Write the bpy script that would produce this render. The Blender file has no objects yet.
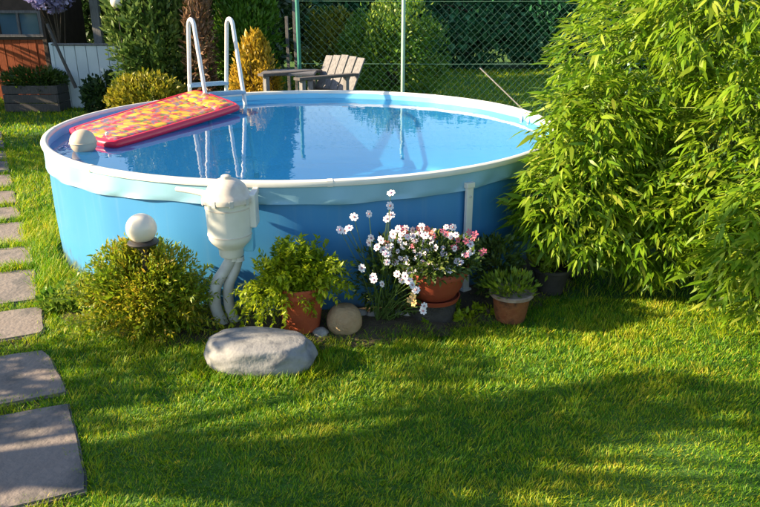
import bpy, bmesh, math, random
import numpy as np
from mathutils import Vector, Matrix, noise

random.seed(7)
rng = np.random.default_rng(7)
R_ = math.radians
scene = bpy.context.scene
col = scene.collection

# ------------------------------------------------------------------ camera, sky, sun, exposure
CAM_F, CAM_PITCH, CAM_H = 700.0, 0.353, 1.646
cam_d = bpy.data.cameras.new('camera')
cam_d.sensor_width = 36.0
cam_d.lens = CAM_F / 760.0 * 36.0
cam_d.clip_end = 500.0
cam = bpy.data.objects.new('camera', cam_d)
col.objects.link(cam)
cam.location = (0, 0, CAM_H)
cam.rotation_euler = (math.pi / 2 - CAM_PITCH, 0, 0)
scene.camera = cam

SUN_EL = R_(24.0)
SUN_AZ = math.atan2(-0.99, -0.12)          # measured from +Y, clockwise: the sun stands to the left
SUN_DIR = Vector((math.sin(SUN_AZ) * math.cos(SUN_EL), math.cos(SUN_AZ) * math.cos(SUN_EL), math.sin(SUN_EL)))

world = bpy.data.worlds.new('World')
scene.world = world
world.use_nodes = True
wn = world.node_tree
wn.nodes.clear()
sky = wn.nodes.new('ShaderNodeTexSky')
sky.sky_type = 'NISHITA'
sky.sun_disc = False
sky.sun_elevation = SUN_EL
sky.sun_rotation = SUN_AZ
sky.air_density = 1.0
sky.dust_density = 0.6
sky.ozone_density = 1.0
bg = wn.nodes.new('ShaderNodeBackground')
bg.inputs['Strength'].default_value = 0.08
wo = wn.nodes.new('ShaderNodeOutputWorld')
wn.links.new(sky.outputs[0], bg.inputs[0])
wn.links.new(bg.outputs[0], wo.inputs[0])

sun_d = bpy.data.lights.new('sun', 'SUN')
sun_d.energy = 5.0
sun_d.angle = R_(0.5)
sun_d.color = (1.0, 0.79, 0.50)
sun = bpy.data.objects.new('sun', sun_d)
col.objects.link(sun)
sun.rotation_euler = SUN_DIR.to_track_quat('Z', 'Y').to_euler()
sun.location = SUN_DIR * 30

scene.view_settings.view_transform = 'Standard'
scene.view_settings.look = 'None'
scene.view_settings.gamma = 1.0
scene.view_settings.exposure = 1.85
scene.render.resolution_x = 1024
scene.render.resolution_y = 683
scene.render.engine = 'CYCLES'
scene.cycles.max_bounces = 8
scene.cycles.transparent_max_bounces = 12

# ------------------------------------------------------------------ helpers
_c, _s = math.cos(CAM_PITCH), math.sin(CAM_PITCH)


def ray(px, py):
    b = (253.5 - py) / CAM_F
    return ((px - 380) / CAM_F, _c + b * _s, -_s + b * _c)


def at(px, py, Y):                      # the point at distance Y seen at a photo position
    x, y, z = ray(px, py)
    k = Y / y
    return Vector((x * k, Y, CAM_H + z * k))


def gp(px, py, z=0.0):                  # the point at height z seen at a photo position
    x, y, zz = ray(px, py)
    k = (z - CAM_H) / zz
    return Vector((x * k, y * k, z))


def tag(o, label=None, cat=None, group=None, kind=None):
    if label: o['label'] = label
    if cat: o['category'] = cat
    if group: o['group'] = group
    if kind: o['kind'] = kind
    return o


def world_mat(o):
    if o.parent is None:
        return o.matrix_basis.copy()
    return world_mat(o.parent) @ o.matrix_parent_inverse @ o.matrix_basis


def link(o, parent=None):
    """links o; its own transform is given in world coordinates even when it has a parent"""
    col.objects.link(o)
    if parent is not None:
        o.parent = parent
        o.matrix_parent_inverse = world_mat(parent).inverted()
    return o


def empty(name, loc, label, cat, group=None):
    o = bpy.data.objects.new(name, None)
    o.empty_display_size = 0.1
    o.location = loc
    col.objects.link(o)
    return tag(o, label, cat, group)


def np_mesh(name, V, T, tint=None):
    """triangle mesh from numpy arrays"""
    me = bpy.data.meshes.new(name)
    V = np.ascontiguousarray(V, dtype=np.float32)
    T = np.ascontiguousarray(T, dtype=np.int32)
    me.vertices.add(len(V))
    me.vertices.foreach_set('co', V.ravel())
    me.loops.add(T.size)
    me.loops.foreach_set('vertex_index', T.ravel())
    me.polygons.add(len(T))
    me.polygons.foreach_set('loop_start', np.arange(0, T.size, 3, dtype=np.int32))
    me.update(calc_edges=True)
    if tint is not None:
        a = me.attributes.new('tint', 'FLOAT', 'POINT')
        a.data.foreach_set('value', np.ascontiguousarray(tint, dtype=np.float32))
    return me


class MB:
    """collects shapes into one mesh (coordinates are world coordinates)"""
    def __init__(self):
        self.v, self.f, self.sm = [], [], []

    def add(self, V, F, smooth=False):
        o = len(self.v)
        self.v += [tuple(p) for p in V]
        self.f += [tuple(i + o for i in fc) for fc in F]
        self.sm += [smooth] * len(F)
        return self

    def box(self, c, size, rot=None, bev=0.0):
        bm = bmesh.new()
        bmesh.ops.create_cube(bm, size=1.0)
        for v in bm.verts:
            v.co = Vector((v.co.x * size[0], v.co.y * size[1], v.co.z * size[2]))
        if bev > 0:
            bmesh.ops.bevel(bm, geom=bm.edges[:], offset=bev, segments=2, affect='EDGES', profile=0.6)
        M = (rot or Matrix.Identity(3)).to_4x4()
        M.translation = Vector(c)
        bm.transform(M)
        bm.verts.index_update()
        self.add([v.co.copy() for v in bm.verts], [[v.index for v in f.verts] for f in bm.faces])
        bm.free()
        return self

    def tube(self, pts, rad, n=10, cap=True, closed=False):
        pts = [Vector(p) for p in pts]
        m = len(pts)
        rad = rad if isinstance(rad, (list, tuple)) else [rad] * m
        V, F = [], []
        up = None
        for i, p in enumerate(pts):
            if closed:
                t = pts[(i + 1) % m] - pts[i - 1]
            else:
                t = pts[min(i + 1, m - 1)] - pts[max(i - 1, 0)]
            t.normalize()
            if up is None:
                up = Vector((0, 0, 1)) if abs(t.z) < 0.9 else Vector((1, 0, 0))
            a = t.cross(up)
            if a.length < 1e-6:
                a = t.orthogonal()
            a.normalize()
            b = a.cross(t).normalized()
            up = b
            for k in range(n):
                w = 2 * math.pi * k / n
                V.append(p + (a * math.cos(w) + b * math.sin(w)) * rad[i])
        for i in range(m if closed else m - 1):
            j = (i + 1) % m
            for k in range(n):
                k2 = (k + 1) % n
                F.append((i * n + k, i * n + k2, j * n + k2, j * n + k))
        if cap and not closed:
            F.append(tuple(range(n))[::-1])
            F.append(tuple((m - 1) * n + k for k in range(n)))
        return self.add(V, F, True)

    def lathe(self, c, prof, n=32, axis=None):
        """prof: list of (r, z) bottom to top"""
        c = Vector(c)
        V, F = [], []
        for r, z in prof:
            for k in range(n):
                w = 2 * math.pi * k / n
                V.append(c + Vector((r * math.cos(w), r * math.sin(w), z)))
        for i in range(len(prof) - 1):
            for k in range(n):
                k2 = (k + 1) % n
                F.append((i * n + k, i * n + k2, (i + 1) * n + k2, (i + 1) * n + k))
        if prof[0][0] > 1e-5:
            F.append(tuple(range(n))[::-1])
        if prof[-1][0] > 1e-5:
            F.append(tuple((len(prof) - 1) * n + k for k in range(n)))
        return self.add(V, F, True)

    def build(self, name, mat, parent=None, sharp=40):
        me = bpy.data.meshes.new(name)
        me.from_pydata(self.v, [], self.f)
        me.polygons.foreach_set('use_smooth', self.sm)
        me.update()
        if me.polygons:
            bm = bmesh.new(); bm.from_mesh(me)
            bmesh.ops.remove_doubles(bm, verts=bm.verts, dist=1e-5)
            for e in bm.edges:
                if len(e.link_faces) == 2 and e.calc_face_angle(0) > R_(sharp):
                    e.smooth = False
            bm.to_mesh(me); bm.free()
        if mat: me.materials.append(mat)
        return link(bpy.data.objects.new(name, me), parent)


# ------------------------------------------------------------------ materials
def new_mat(name):
    m = bpy.data.materials.new(name)
    m.use_nodes = True
    nt = m.node_tree
    nt.nodes.clear()
    out = nt.nodes.new('ShaderNodeOutputMaterial')
    return m, nt, out


def pm(name, c1, c2=None, scale=8.0, rough=0.6, bump=0.0, bscale=None, metal=0.0, spec=0.4, c3=None, detail=6.0, stretch=None, coat=0.0):
    """noise-mottled principled material in object coordinates"""
    m, nt, out = new_mat(name)
    b = nt.nodes.new('ShaderNodeBsdfPrincipled')
    b.inputs['Roughness'].default_value = rough
    b.inputs['Metallic'].default_value = metal
    b.inputs['Specular IOR Level'].default_value = spec
    b.inputs['Coat Weight'].default_value = coat
    nt.links.new(b.outputs[0], out.inputs[0])
    if c2 is None:
        c2 = tuple(x * 0.8 for x in c1)
    geo = nt.nodes.new('ShaderNodeNewGeometry')
    src = geo.outputs['Position']
    if stretch:
        mp = nt.nodes.new('ShaderNodeMapping')
        mp.inputs['Scale'].default_value = stretch
        nt.links.new(src, mp.inputs[0])
        src = mp.outputs[0]
    n = nt.nodes.new('ShaderNodeTexNoise')
    n.inputs['Scale'].default_value = scale
    n.inputs['Detail'].default_value = detail
    nt.links.new(src, n.inputs['Vector'])
    r = nt.nodes.new('ShaderNodeValToRGB')
    r.color_ramp.elements[0].position = 0.3
    r.color_ramp.elements[0].color = (*c1, 1)
    r.color_ramp.elements[1].position = 0.7
    r.color_ramp.elements[1].color = (*c2, 1)
    if c3:
        e = r.color_ramp.elements.new(0.5); e.color = (*c3, 1)
    nt.links.new(n.outputs[0], r.inputs[0])
    nt.links.new(r.outputs[0], b.inputs['Base Color'])
    if bump > 0:
        n2 = nt.nodes.new('ShaderNodeTexNoise')
        n2.inputs['Scale'].default_value = bscale or scale * 4
        n2.inputs['Detail'].default_value = 8
        nt.links.new(src, n2.inputs['Vector'])
        bp = nt.nodes.new('ShaderNodeBump')
        bp.inputs['Strength'].default_value = bump
        bp.inputs['Distance'].default_value = 0.02
        nt.links.new(n2.outputs[0], bp.inputs['Height'])
        nt.links.new(bp.outputs[0], b.inputs['Normal'])
    return m


def leafmat(name, cols, trans=0.35, rough=0.45, spec=0.35, noise_scale=0.0, noise_amt=0.0):
    """foliage: colour from each leaf's own tint, partly translucent"""
    m, nt, out = new_mat(name)
    a = nt.nodes.new('ShaderNodeAttribute'); a.attribute_name = 'tint'
    fac = a.outputs['Fac']
    if noise_scale > 0:
        geo = nt.nodes.new('ShaderNodeNewGeometry')
        n = nt.nodes.new('ShaderNodeTexNoise'); n.inputs['Scale'].default_value = noise_scale
        n.inputs['Detail'].default_value = 4
        nt.links.new(geo.outputs['Position'], n.inputs['Vector'])
        mr = nt.nodes.new('ShaderNodeMath'); mr.operation = 'MULTIPLY_ADD'
        mr.inputs[1].default_value = noise_amt * 2.4
        mr.inputs[2].default_value = -noise_amt * 1.2
        nt.links.new(n.outputs[0], mr.inputs[0])
        ad = nt.nodes.new('ShaderNodeMath'); ad.operation = 'ADD'; ad.use_clamp = True
        nt.links.new(mr.outputs[0], ad.inputs[0]); nt.links.new(fac, ad.inputs[1])
        fac = ad.outputs[0]
    r = nt.nodes.new('ShaderNodeValToRGB')
    els = r.color_ramp.elements
    k = len(cols)
    els[0].position = 0; els[0].color = (*cols[0], 1)
    els[1].position = 1; els[1].color = (*cols[-1], 1)
    for i in range(1, k - 1):
        e = els.new(i / (k - 1)); e.color = (*cols[i], 1)
    nt.links.new(fac, r.inputs[0])
    b = nt.nodes.new('ShaderNodeBsdfPrincipled')
    b.inputs['Roughness'].default_value = rough
    b.inputs['Specular IOR Level'].default_value = spec
    t = nt.nodes.new('ShaderNodeBsdfTranslucent')
    nt.links.new(r.outputs[0], b.inputs['Base Color'])
    nt.links.new(r.outputs[0], t.inputs[0])
    mx = nt.nodes.new('ShaderNodeMixShader')
    mx.inputs[0].default_value = trans
    nt.links.new(b.outputs[0], mx.inputs[1]); nt.links.new(t.outputs[0], mx.inputs[2])
    nt.links.new(mx.outputs[0], out.inputs[0])
    return m


M = {}
M['soil'] = pm('soil', (0.030, 0.026, 0.012), (0.045, 0.065, 0.015), 14, 0.95, 0.5)
M['lawn'] = pm('lawn_ground', (0.03, 0.095, 0.010), (0.065, 0.14, 0.014), 3, 0.95, 0.6, 60)
M['earth'] = pm('earth', (0.05, 0.035, 0.02), (0.085, 0.065, 0.04), 20, 0.95, 0.6)
M['grass'] = leafmat('grass_blades', [(0.045, 0.18, 0.005), (0.14, 0.30, 0.006), (0.36, 0.42, 0.008), (0.52, 0.43, 0.04)], 0.45, 0.5, 0.25, 1.7, 0.22)
M['fgrass'] = leafmat('far_grass', [(0.02, 0.10, 0.02), (0.03, 0.14, 0.025)], 0.3)
M['slab'] = pm('paving_concrete', (0.165, 0.135, 0.122), (0.07, 0.068, 0.07), 4, 0.9, 0.35, 40, c3=(0.19, 0.16, 0.147))
M['boulder'] = pm('granite', (0.21, 0.21, 0.22), (0.11, 0.115, 0.13), 14, 0.85, 0.2, 60, c3=(0.235, 0.235, 0.24), detail=10)
M['roundstone'] = pm('sandstone', (0.30, 0.19, 0.10), (0.40, 0.29, 0.17), 16, 0.85, 0.4, 60, detail=8)
M['darkstone'] = pm('dark_stone', (0.028, 0.026, 0.024), (0.05, 0.046, 0.042), 18, 0.9, 0.5)
M['pebble'] = pm('pebble_grey', (0.22, 0.21, 0.20), (0.38, 0.36, 0.33), 22, 0.85, 0.3)
M['poolblue'] = pm('pool_wall_blue', (0.042, 0.205, 0.45), (0.048, 0.225, 0.48), 3, 0.38, 0.03, 6, spec=0.4)
def wall_wear(m):
    nt = m.node_tree
    b = [n for n in nt.nodes if n.type == 'BSDF_PRINCIPLED'][0]
    base = b.inputs['Base Color'].links[0].from_socket
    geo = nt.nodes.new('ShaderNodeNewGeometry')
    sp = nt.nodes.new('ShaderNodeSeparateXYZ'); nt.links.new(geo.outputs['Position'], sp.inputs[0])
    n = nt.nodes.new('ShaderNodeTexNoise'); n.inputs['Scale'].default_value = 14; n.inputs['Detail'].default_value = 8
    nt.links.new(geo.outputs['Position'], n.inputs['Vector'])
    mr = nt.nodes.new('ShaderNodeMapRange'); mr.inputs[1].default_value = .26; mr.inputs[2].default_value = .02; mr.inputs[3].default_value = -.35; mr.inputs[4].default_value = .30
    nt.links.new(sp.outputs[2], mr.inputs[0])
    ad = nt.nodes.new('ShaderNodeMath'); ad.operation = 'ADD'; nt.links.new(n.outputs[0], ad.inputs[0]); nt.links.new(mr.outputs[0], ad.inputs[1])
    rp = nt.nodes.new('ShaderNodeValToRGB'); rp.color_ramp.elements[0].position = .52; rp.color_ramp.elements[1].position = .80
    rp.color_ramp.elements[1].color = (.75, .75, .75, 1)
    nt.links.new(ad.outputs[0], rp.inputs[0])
    mp = nt.nodes.new('ShaderNodeMapping'); mp.inputs['Scale'].default_value = (26, 26, 1.2); nt.links.new(geo.outputs['Position'], mp.inputs[0])
    n2 = nt.nodes.new('ShaderNodeTexNoise'); n2.inputs['Scale'].default_value = 1.0; n2.inputs['Detail'].default_value = 5; nt.links.new(mp.outputs[0], n2.inputs['Vector'])
    r2 = nt.nodes.new('ShaderNodeValToRGB'); r2.color_ramp.elements[0].position = .56; r2.color_ramp.elements[1].position = .78; r2.color_ramp.elements[1].color = (.22, .22, .22, 1)
    nt.links.new(n2.outputs[0], r2.inputs[0])
    x1 = nt.nodes.new('ShaderNodeMix'); x1.data_type = 'RGBA'; x1.inputs['B'].default_value = (.16, .30, .42, 1)
    nt.links.new(r2.outputs[0], x1.inputs['Factor']); nt.links.new(base, x1.inputs['A'])
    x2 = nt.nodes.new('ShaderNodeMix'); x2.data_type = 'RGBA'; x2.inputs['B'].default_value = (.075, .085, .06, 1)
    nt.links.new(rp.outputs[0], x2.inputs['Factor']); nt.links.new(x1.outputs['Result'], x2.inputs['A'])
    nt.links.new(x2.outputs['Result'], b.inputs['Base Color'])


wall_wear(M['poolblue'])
M['liner'] = pm('pool_liner', (0.16, 0.50, 0.74), (0.18, 0.54, 0.77), 4, 0.35, 0.05, 8)
M['fold'] = pm('liner_fold', (0.20, 0.39, 0.53), (0.23, 0.43, 0.56), 5, 0.4, 0.06, 12)
M['white'] = pm('white_plastic', (0.66, 0.66, 0.63), (0.60, 0.60, 0.56), 12, 0.35, spec=0.5)
M['lid'] = pm('lid_plastic', (0.60, 0.55, 0.49), (0.50, 0.44, 0.39), 22, 0.5)
M['rail'] = pm('white_painted_tube', (0.66, 0.66, 0.66), (0.58, 0.58, 0.58), 14, 0.3, spec=0.5)
M['step'] = pm('step_plastic', (0.20, 0.33, 0.48), (0.25, 0.38, 0.52), 14, 0.45)
M['hose'] = pm('grey_hose', (0.52, 0.52, 0.50), (0.40, 0.40, 0.39), 15, 0.5)
M['black'] = pm('black_plastic', (0.02, 0.02, 0.02), (0.035, 0.03, 0.03), 20, 0.45)
M['globe'] = pm('opal_glass', (0.66, 0.61, 0.53), (0.61, 0.55, 0.47), 8, 0.25, spec=0.5)
M['ball'] = pm('cream_ball', (0.55, 0.48, 0.36), (0.48, 0.41, 0.31), 10, 0.5)
M['terra'] = pm('terracotta', (0.38, 0.075, 0.022), (0.28, 0.055, 0.02), 10, 0.8, 0.25, 40)
M['bowl'] = pm('brick_red_bowl', (0.28, 0.05, 0.022), (0.21, 0.04, 0.02), 9, 0.6, 0.15, 30)
M['oldterra'] = pm('weathered_terracotta', (0.17, 0.05, 0.016), (0.05, 0.02, 0.010), 22, 0.85, 0.4, 40, c3=(0.20, 0.07, 0.025))
M['chip'] = pm('chalky_rim', (0.30, 0.24, 0.20), (0.18, 0.12, 0.09), 25, 0.85)
M['darkpot'] = pm('dark_pot', (0.03, 0.028, 0.026), (0.05, 0.045, 0.04), 20, 0.6)
M['fencegreen'] = pm('pale_green_paint', (0.34, 0.50, 0.42), (0.26, 0.42, 0.34), 12, 0.5)
M['postgreen'] = pm('green_paint', (0.02, 0.16, 0.13), (0.03, 0.19, 0.15), 12, 0.5)
M['wire'] = pm('green_wire', (0.17, 0.32, 0.22), (0.21, 0.37, 0.26), 12, 0.45)
M['oldwood'] = pm('weathered_wood', (0.21, 0.205, 0.215), (0.115, 0.112, 0.12), 10, 0.8, 0.4, 30, stretch=(6, 6, 1))
M['greywood'] = pm('grey_wood', (0.15, 0.15, 0.17), (0.09, 0.09, 0.10), 10, 0.75, 0.3, 30, stretch=(1, 6, 6))
M['darkwood'] = pm('dark_wood', (0.055, 0.05, 0.05), (0.09, 0.08, 0.08), 10, 0.8, 0.3, 30, stretch=(6, 6, 1))
M['redwood'] = pm('orange_stained_wood', (0.40, 0.085, 0.020), (0.28, 0.055, 0.016), 8, 0.6, 0.2, 30, stretch=(6, 6, 0.6))
M['brownwood'] = pm('brown_wood', (0.06, 0.04, 0.03), (0.09, 0.06, 0.045), 8, 0.7, 0.2, 30)
M['whitewall'] = pm('white_board', (0.62, 0.68, 0.74), (0.54, 0.60, 0.66), 3, 0.6)
M['bark'] = pm('bark', (0.10, 0.07, 0.05), (0.055, 0.04, 0.03), 12, 0.9, 0.6, 30, stretch=(3, 3, 0.6))
M['redbark'] = pm('pinkish_bark', (0.33, 0.20, 0.14), (0.22, 0.13, 0.09), 12, 0.9, 0.4, 30)
M['culm'] = pm('bamboo_cane', (0.22, 0.26, 0.05), (0.14, 0.20, 0.035), 8, 0.45)
M['stem'] = pm('green_stem', (0.06, 0.12, 0.02), (0.09, 0.14, 0.03), 20, 0.6)
M['glass'] = pm('window_glass', (0.10, 0.18, 0.25), (0.07, 0.13, 0.19), 2, 0.08, spec=0.6)
M['petal'] = pm('white_petal', (0.78, 0.75, 0.76), (0.68, 0.62, 0.68), 60, 0.6)
M['petalpink'] = pm('pink_petal', (0.62, 0.09, 0.16), (0.55, 0.16, 0.22), 60, 0.6)
M['petalred'] = pm('coral_petal', (0.62, 0.09, 0.06), (0.66, 0.16, 0.12), 60, 0.6)
M['flowereye'] = pm('flower_eye', (0.30, 0.12, 0.30), (0.36, 0.22, 0.16), 80, 0.7)
M['withered'] = pm('withered_petal', (0.55, 0.42, 0.14), (0.42, 0.26, 0.14), 60, 0.7)

M['bamboo'] = leafmat('bamboo_leaves', [(0.07, 0.175, 0.008), (0.14, 0.265, 0.010), (0.22, 0.33, 0.016), (0.34, 0.39, 0.05)], 0.46, 0.42, 0.4)
M['goldbush'] = leafmat('golden_green_bush', [(0.08, 0.17, 0.008), (0.19, 0.28, 0.012), (0.31, 0.33, 0.016), (0.42, 0.26, 0.03)], 0.45)
M['limeplant'] = leafmat('lime_leaves', [(0.13, 0.23, 0.008), (0.30, 0.40, 0.012), (0.44, 0.47, 0.02)], 0.5)
M['flowerleaf'] = leafmat('flower_foliage', [(0.025, 0.05, 0.01), (0.06, 0.11, 0.016), (0.12, 0.15, 0.03)], 0.3)
M['succulent'] = leafmat('succulent_leaves', [(0.07, 0.15, 0.012), (0.17, 0.25, 0.015), (0.30, 0.32, 0.03)], 0.3)
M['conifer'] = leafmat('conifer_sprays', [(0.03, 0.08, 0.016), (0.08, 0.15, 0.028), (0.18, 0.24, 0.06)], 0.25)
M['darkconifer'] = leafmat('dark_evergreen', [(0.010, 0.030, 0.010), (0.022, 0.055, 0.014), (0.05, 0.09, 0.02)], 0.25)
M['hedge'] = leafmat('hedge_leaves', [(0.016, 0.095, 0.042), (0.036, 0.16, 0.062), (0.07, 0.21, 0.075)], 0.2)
M['roundshrub'] = leafmat('round_shrub_leaves', [(0.035, 0.12, 0.010), (0.09, 0.20, 0.016), (0.22, 0.28, 0.03)], 0.3)
M['yellowshrub'] = leafmat('yellow_shrub_leaves', [(0.10, 0.15, 0.01), (0.24, 0.23, 0.015), (0.38, 0.30, 0.03)], 0.35)
M['orangeshrub'] = leafmat('golden_conifer', [(0.22, 0.17, 0.012), (0.42, 0.28, 0.02), (0.55, 0.34, 0.04)], 0.35)
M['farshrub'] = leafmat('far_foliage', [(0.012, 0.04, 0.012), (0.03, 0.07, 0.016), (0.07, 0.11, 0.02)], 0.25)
M['brownleaf'] = leafmat('dry_brown_sprays', [(0.10, 0.05, 0.025), (0.20, 0.11, 0.06), (0.28, 0.17, 0.10)], 0.3)
M['purple'] = leafmat('lilac_petals', [(0.24, 0.20, 0.46), (0.38, 0.34, 0.62), (0.52, 0.48, 0.72)], 0.3)


def water_mat():
    m, nt, out = new_mat('pool_water')
    tr = nt.nodes.new('ShaderNodeBsdfTransparent'); tr.inputs[0].default_value = (0.42, 0.77, 0.95, 1)
    gl = nt.nodes.new('ShaderNodeBsdfGlossy'); gl.inputs['Roughness'].default_value = 0.012
    geo = nt.nodes.new('ShaderNodeNewGeometry')
    n = nt.nodes.new('ShaderNodeTexNoise'); n.inputs['Scale'].default_value = 5.0; n.inputs['Detail'].default_value = 3
    nt.links.new(geo.outputs['Position'], n.inputs['Vector'])
    bp = nt.nodes.new('ShaderNodeBump'); bp.inputs['Strength'].default_value = 0.07; bp.inputs['Distance'].default_value = 0.02
    nt.links.new(n.outputs[0], bp.inputs['Height'])
    nt.links.new(bp.outputs[0], gl.inputs['Normal'])
    # Schlick reflectance, the same from above and below, so sunlight reaches the floor
    dt = nt.nodes.new('ShaderNodeVectorMath'); dt.operation = 'DOT_PRODUCT'
    nt.links.new(bp.outputs[0], dt.inputs[0]); nt.links.new(geo.outputs['Incoming'], dt.inputs[1])
    def mth(op, a, b):
        k = nt.nodes.new('ShaderNodeMath'); k.operation = op
        for i, v in enumerate((a, b)):
            if isinstance(v, (int, float)): k.inputs[i].default_value = v
            elif v is not None: nt.links.new(v, k.inputs[i])
        return k.outputs[0]
    ab = mth('ABSOLUTE', dt.outputs['Value'], None)
    fr_out = mth('ADD', mth('MULTIPLY', mth('POWER', mth('SUBTRACT', 1.0, ab), 5.0), 0.98), 0.02)
    df = nt.nodes.new('ShaderNodeBsdfDiffuse'); df.inputs[0].default_value = (0.022, 0.20, 0.50, 1)   # light scattered back by the cloudy water
    body = nt.nodes.new('ShaderNodeMixShader'); body.inputs[0].default_value = 0.42
    nt.links.new(tr.outputs[0], body.inputs[1]); nt.links.new(df.outputs[0], body.inputs[2])
    mx = nt.nodes.new('ShaderNodeMixShader')
    nt.links.new(fr_out, mx.inputs[0]); nt.links.new(body.outputs[0], mx.inputs[1]); nt.links.new(gl.outputs[0], mx.inputs[2])
    nt.links.new(mx.outputs[0], out.inputs[0])
    return m


def mattress_mat():
    """printed vinyl: yellow blossoms and leaves on pink and grey"""
    m, nt, out = new_mat('floral_vinyl')
    b = nt.nodes.new('ShaderNodeBsdfPrincipled'); b.inputs['Roughness'].default_value = 0.3
    geo = nt.nodes.new('ShaderNodeNewGeometry')
    def vor(scale):
        v = nt.nodes.new('ShaderNodeTexVoronoi'); v.inputs['Scale'].default_value = scale
        nt.links.new(geo.outputs['Position'], v.inputs['Vector']); return v
    def ramp(src, stops):
        r = nt.nodes.new('ShaderNodeValToRGB'); r.color_ramp.interpolation = 'CONSTANT'
        e = r.color_ramp.elements
        e[0].position = stops[0][0]; e[0].color = (*stops[0][1], 1)
        e[1].position = stops[1][0]; e[1].color = (*stops[1][1], 1)
        for p, c in stops[2:]:
            q = e.new(p); q.color = (*c, 1)
        nt.links.new(src, r.inputs[0]); return r
    v1 = vor(38)
    sep = nt.nodes.new('ShaderNodeSeparateColor')
    nt.links.new(v1.outputs['Color'], sep.inputs[0])
    base = ramp(sep.outputs[0], [(0, (0.55, 0.04, 0.07)), (0.25, (0.22, 0.17, 0.22)), (0.42, (0.52, 0.15, 0.15)), (0.58, (0.55, 0.32, 0.01)), (0.80, (0.12, 0.20, 0.05)), (0.88, (0.50, 0.12, 0.06))])
    v2 = vor(10)
    spot = ramp(v2.outputs['Distance'], [(0, (1, 1, 1)), (0.42, (0, 0, 0))])
    sep2 = nt.nodes.new('ShaderNodeSeparateColor'); nt.links.new(v2.outputs['Color'], sep2.inputs[0])
    fl = ramp(sep2.outputs[1], [(0, (0.62, 0.40, 0.015)), (0.55, (0.55, 0.06, 0.05)), (0.75, (0.64, 0.48, 0.04))])
    mx = nt.nodes.new('ShaderNodeMix'); mx.data_type = 'RGBA'
    nt.links.new(spot.outputs[0], mx.inputs['Factor'])
    nt.links.new(base.outputs[0], mx.inputs['A']); nt.links.new(fl.outputs[0], mx.inputs['B'])
    nt.links.new(mx.outputs['Result'], b.inputs['Base Color'])
    nt.links.new(b.outputs[0], out.inputs[0])
    return m


M['water'] = water_mat()
M['floral'] = mattress_mat()
M['redvinyl'] = pm('red_vinyl', (0.58, 0.012, 0.05), (0.52, 0.010, 0.045), 6, 0.35)

# ------------------------------------------------------------------ leaves
LEAF = (np.array([(0, 0, 0), (-.5, .45, .08), (.5, .45, .08), (0, 1, -.06)], float), np.array([(0, 2, 1), (1, 2, 3)]))
_w = .5
BAMBOO = (np.array([(0, 0, 0), (-_w, .28, .0), (_w, .28, .0), (-.8 * _w, .6, -.06), (.8 * _w, .6, -.06), (0, 1, -.2)], float),
          np.array([(0, 2, 1), (1, 2, 4), (1, 4, 3), (3, 4, 5)]))
BLADE = (np.array([(-.5, 0, 0), (.5, 0, 0), (-.38, .55, .05), (.38, .55, .05), (0, 1, .22)], float),
         np.array([(0, 1, 3), (0, 3, 2), (2, 3, 4)]))


def unit(a):
    return a / np.maximum(np.linalg.norm(a, axis=-1, keepdims=True), 1e-9)


def frames(D, N):
    y = unit(D)
    x = unit(np.cross(y, N))
    z = np.cross(x, y)
    return x, y, z


def scatter_mesh(name, tmpl, P, D, N, L, W, tint):
    V, T = tmpl
    x, y, z = frames(D, N)
    L = np.broadcast_to(np.asarray(L, float), (len(P),)); W = np.broadcast_to(np.asarray(W, float), (len(P),))
    co = (P[:, None, :] + V[None, :, 0, None] * (W[:, None, None] * x[:, None, :])
          + V[None, :, 1, None] * (L[:, None, None] * y[:, None, :])
          + V[None, :, 2, None] * (L[:, None, None] * z[:, None, :]))
    n = len(V)
    TT = T[None] + (np.arange(len(P)) * n)[:, None, None]
    return np_mesh(name, co.reshape(-1, 3), TT.reshape(-1, 3), np.repeat(tint, n))


def leaf_part(name, tmpl, P, D, N, L, W, tint, mat, parent):
    me = scatter_mesh(name, tmpl, P, D, N, L, W, tint)
    me.materials.append(mat)
    o = link(bpy.data.objects.new(name, me), parent)
    o['kind'] = 'stuff'
    return o


def rnd_dir(n):
    return unit(rng.normal(size=(n, 3)))


def crown_points(c, rad, n, clumps=40, spread=0.22, shell=0.75, zmin=None, taper=0.0):
    """points in clumps near the surface of an ellipsoid; taper narrows it upwards"""
    d = rnd_dir(clumps)
    r = shell + (1 - shell) * rng.random((clumps, 1))
    r[rng.random(clumps) < 0.25] *= 0.55
    size = 0.6 + 0.8 * rng.random((clumps, 1))
    C = d * r
    k = rng.integers(0, clumps, n)
    P = C[k] + rng.normal(size=(n, 3)) * spread * size[k]
    ln = np.linalg.norm(P, axis=1, keepdims=True)
    P = np.where(ln > 1.12, P / ln * (1.02 + 0.14 * rng.random((n, 1))), P)
    if taper:
        s = 1 - taper * np.clip((P[:, 2:3] + 1) / 2, 0, 1)
        P[:, :2] *= s
    out = unit(P.copy())
    W = P * np.asarray(rad) + np.asarray(c)
    if zmin is not None:
        W[:, 2] = np.maximum(W[:, 2], zmin + 0.03 * rng.random(n))
    ct = rng.random(clumps)[k]
    return W, out, ct


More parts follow.
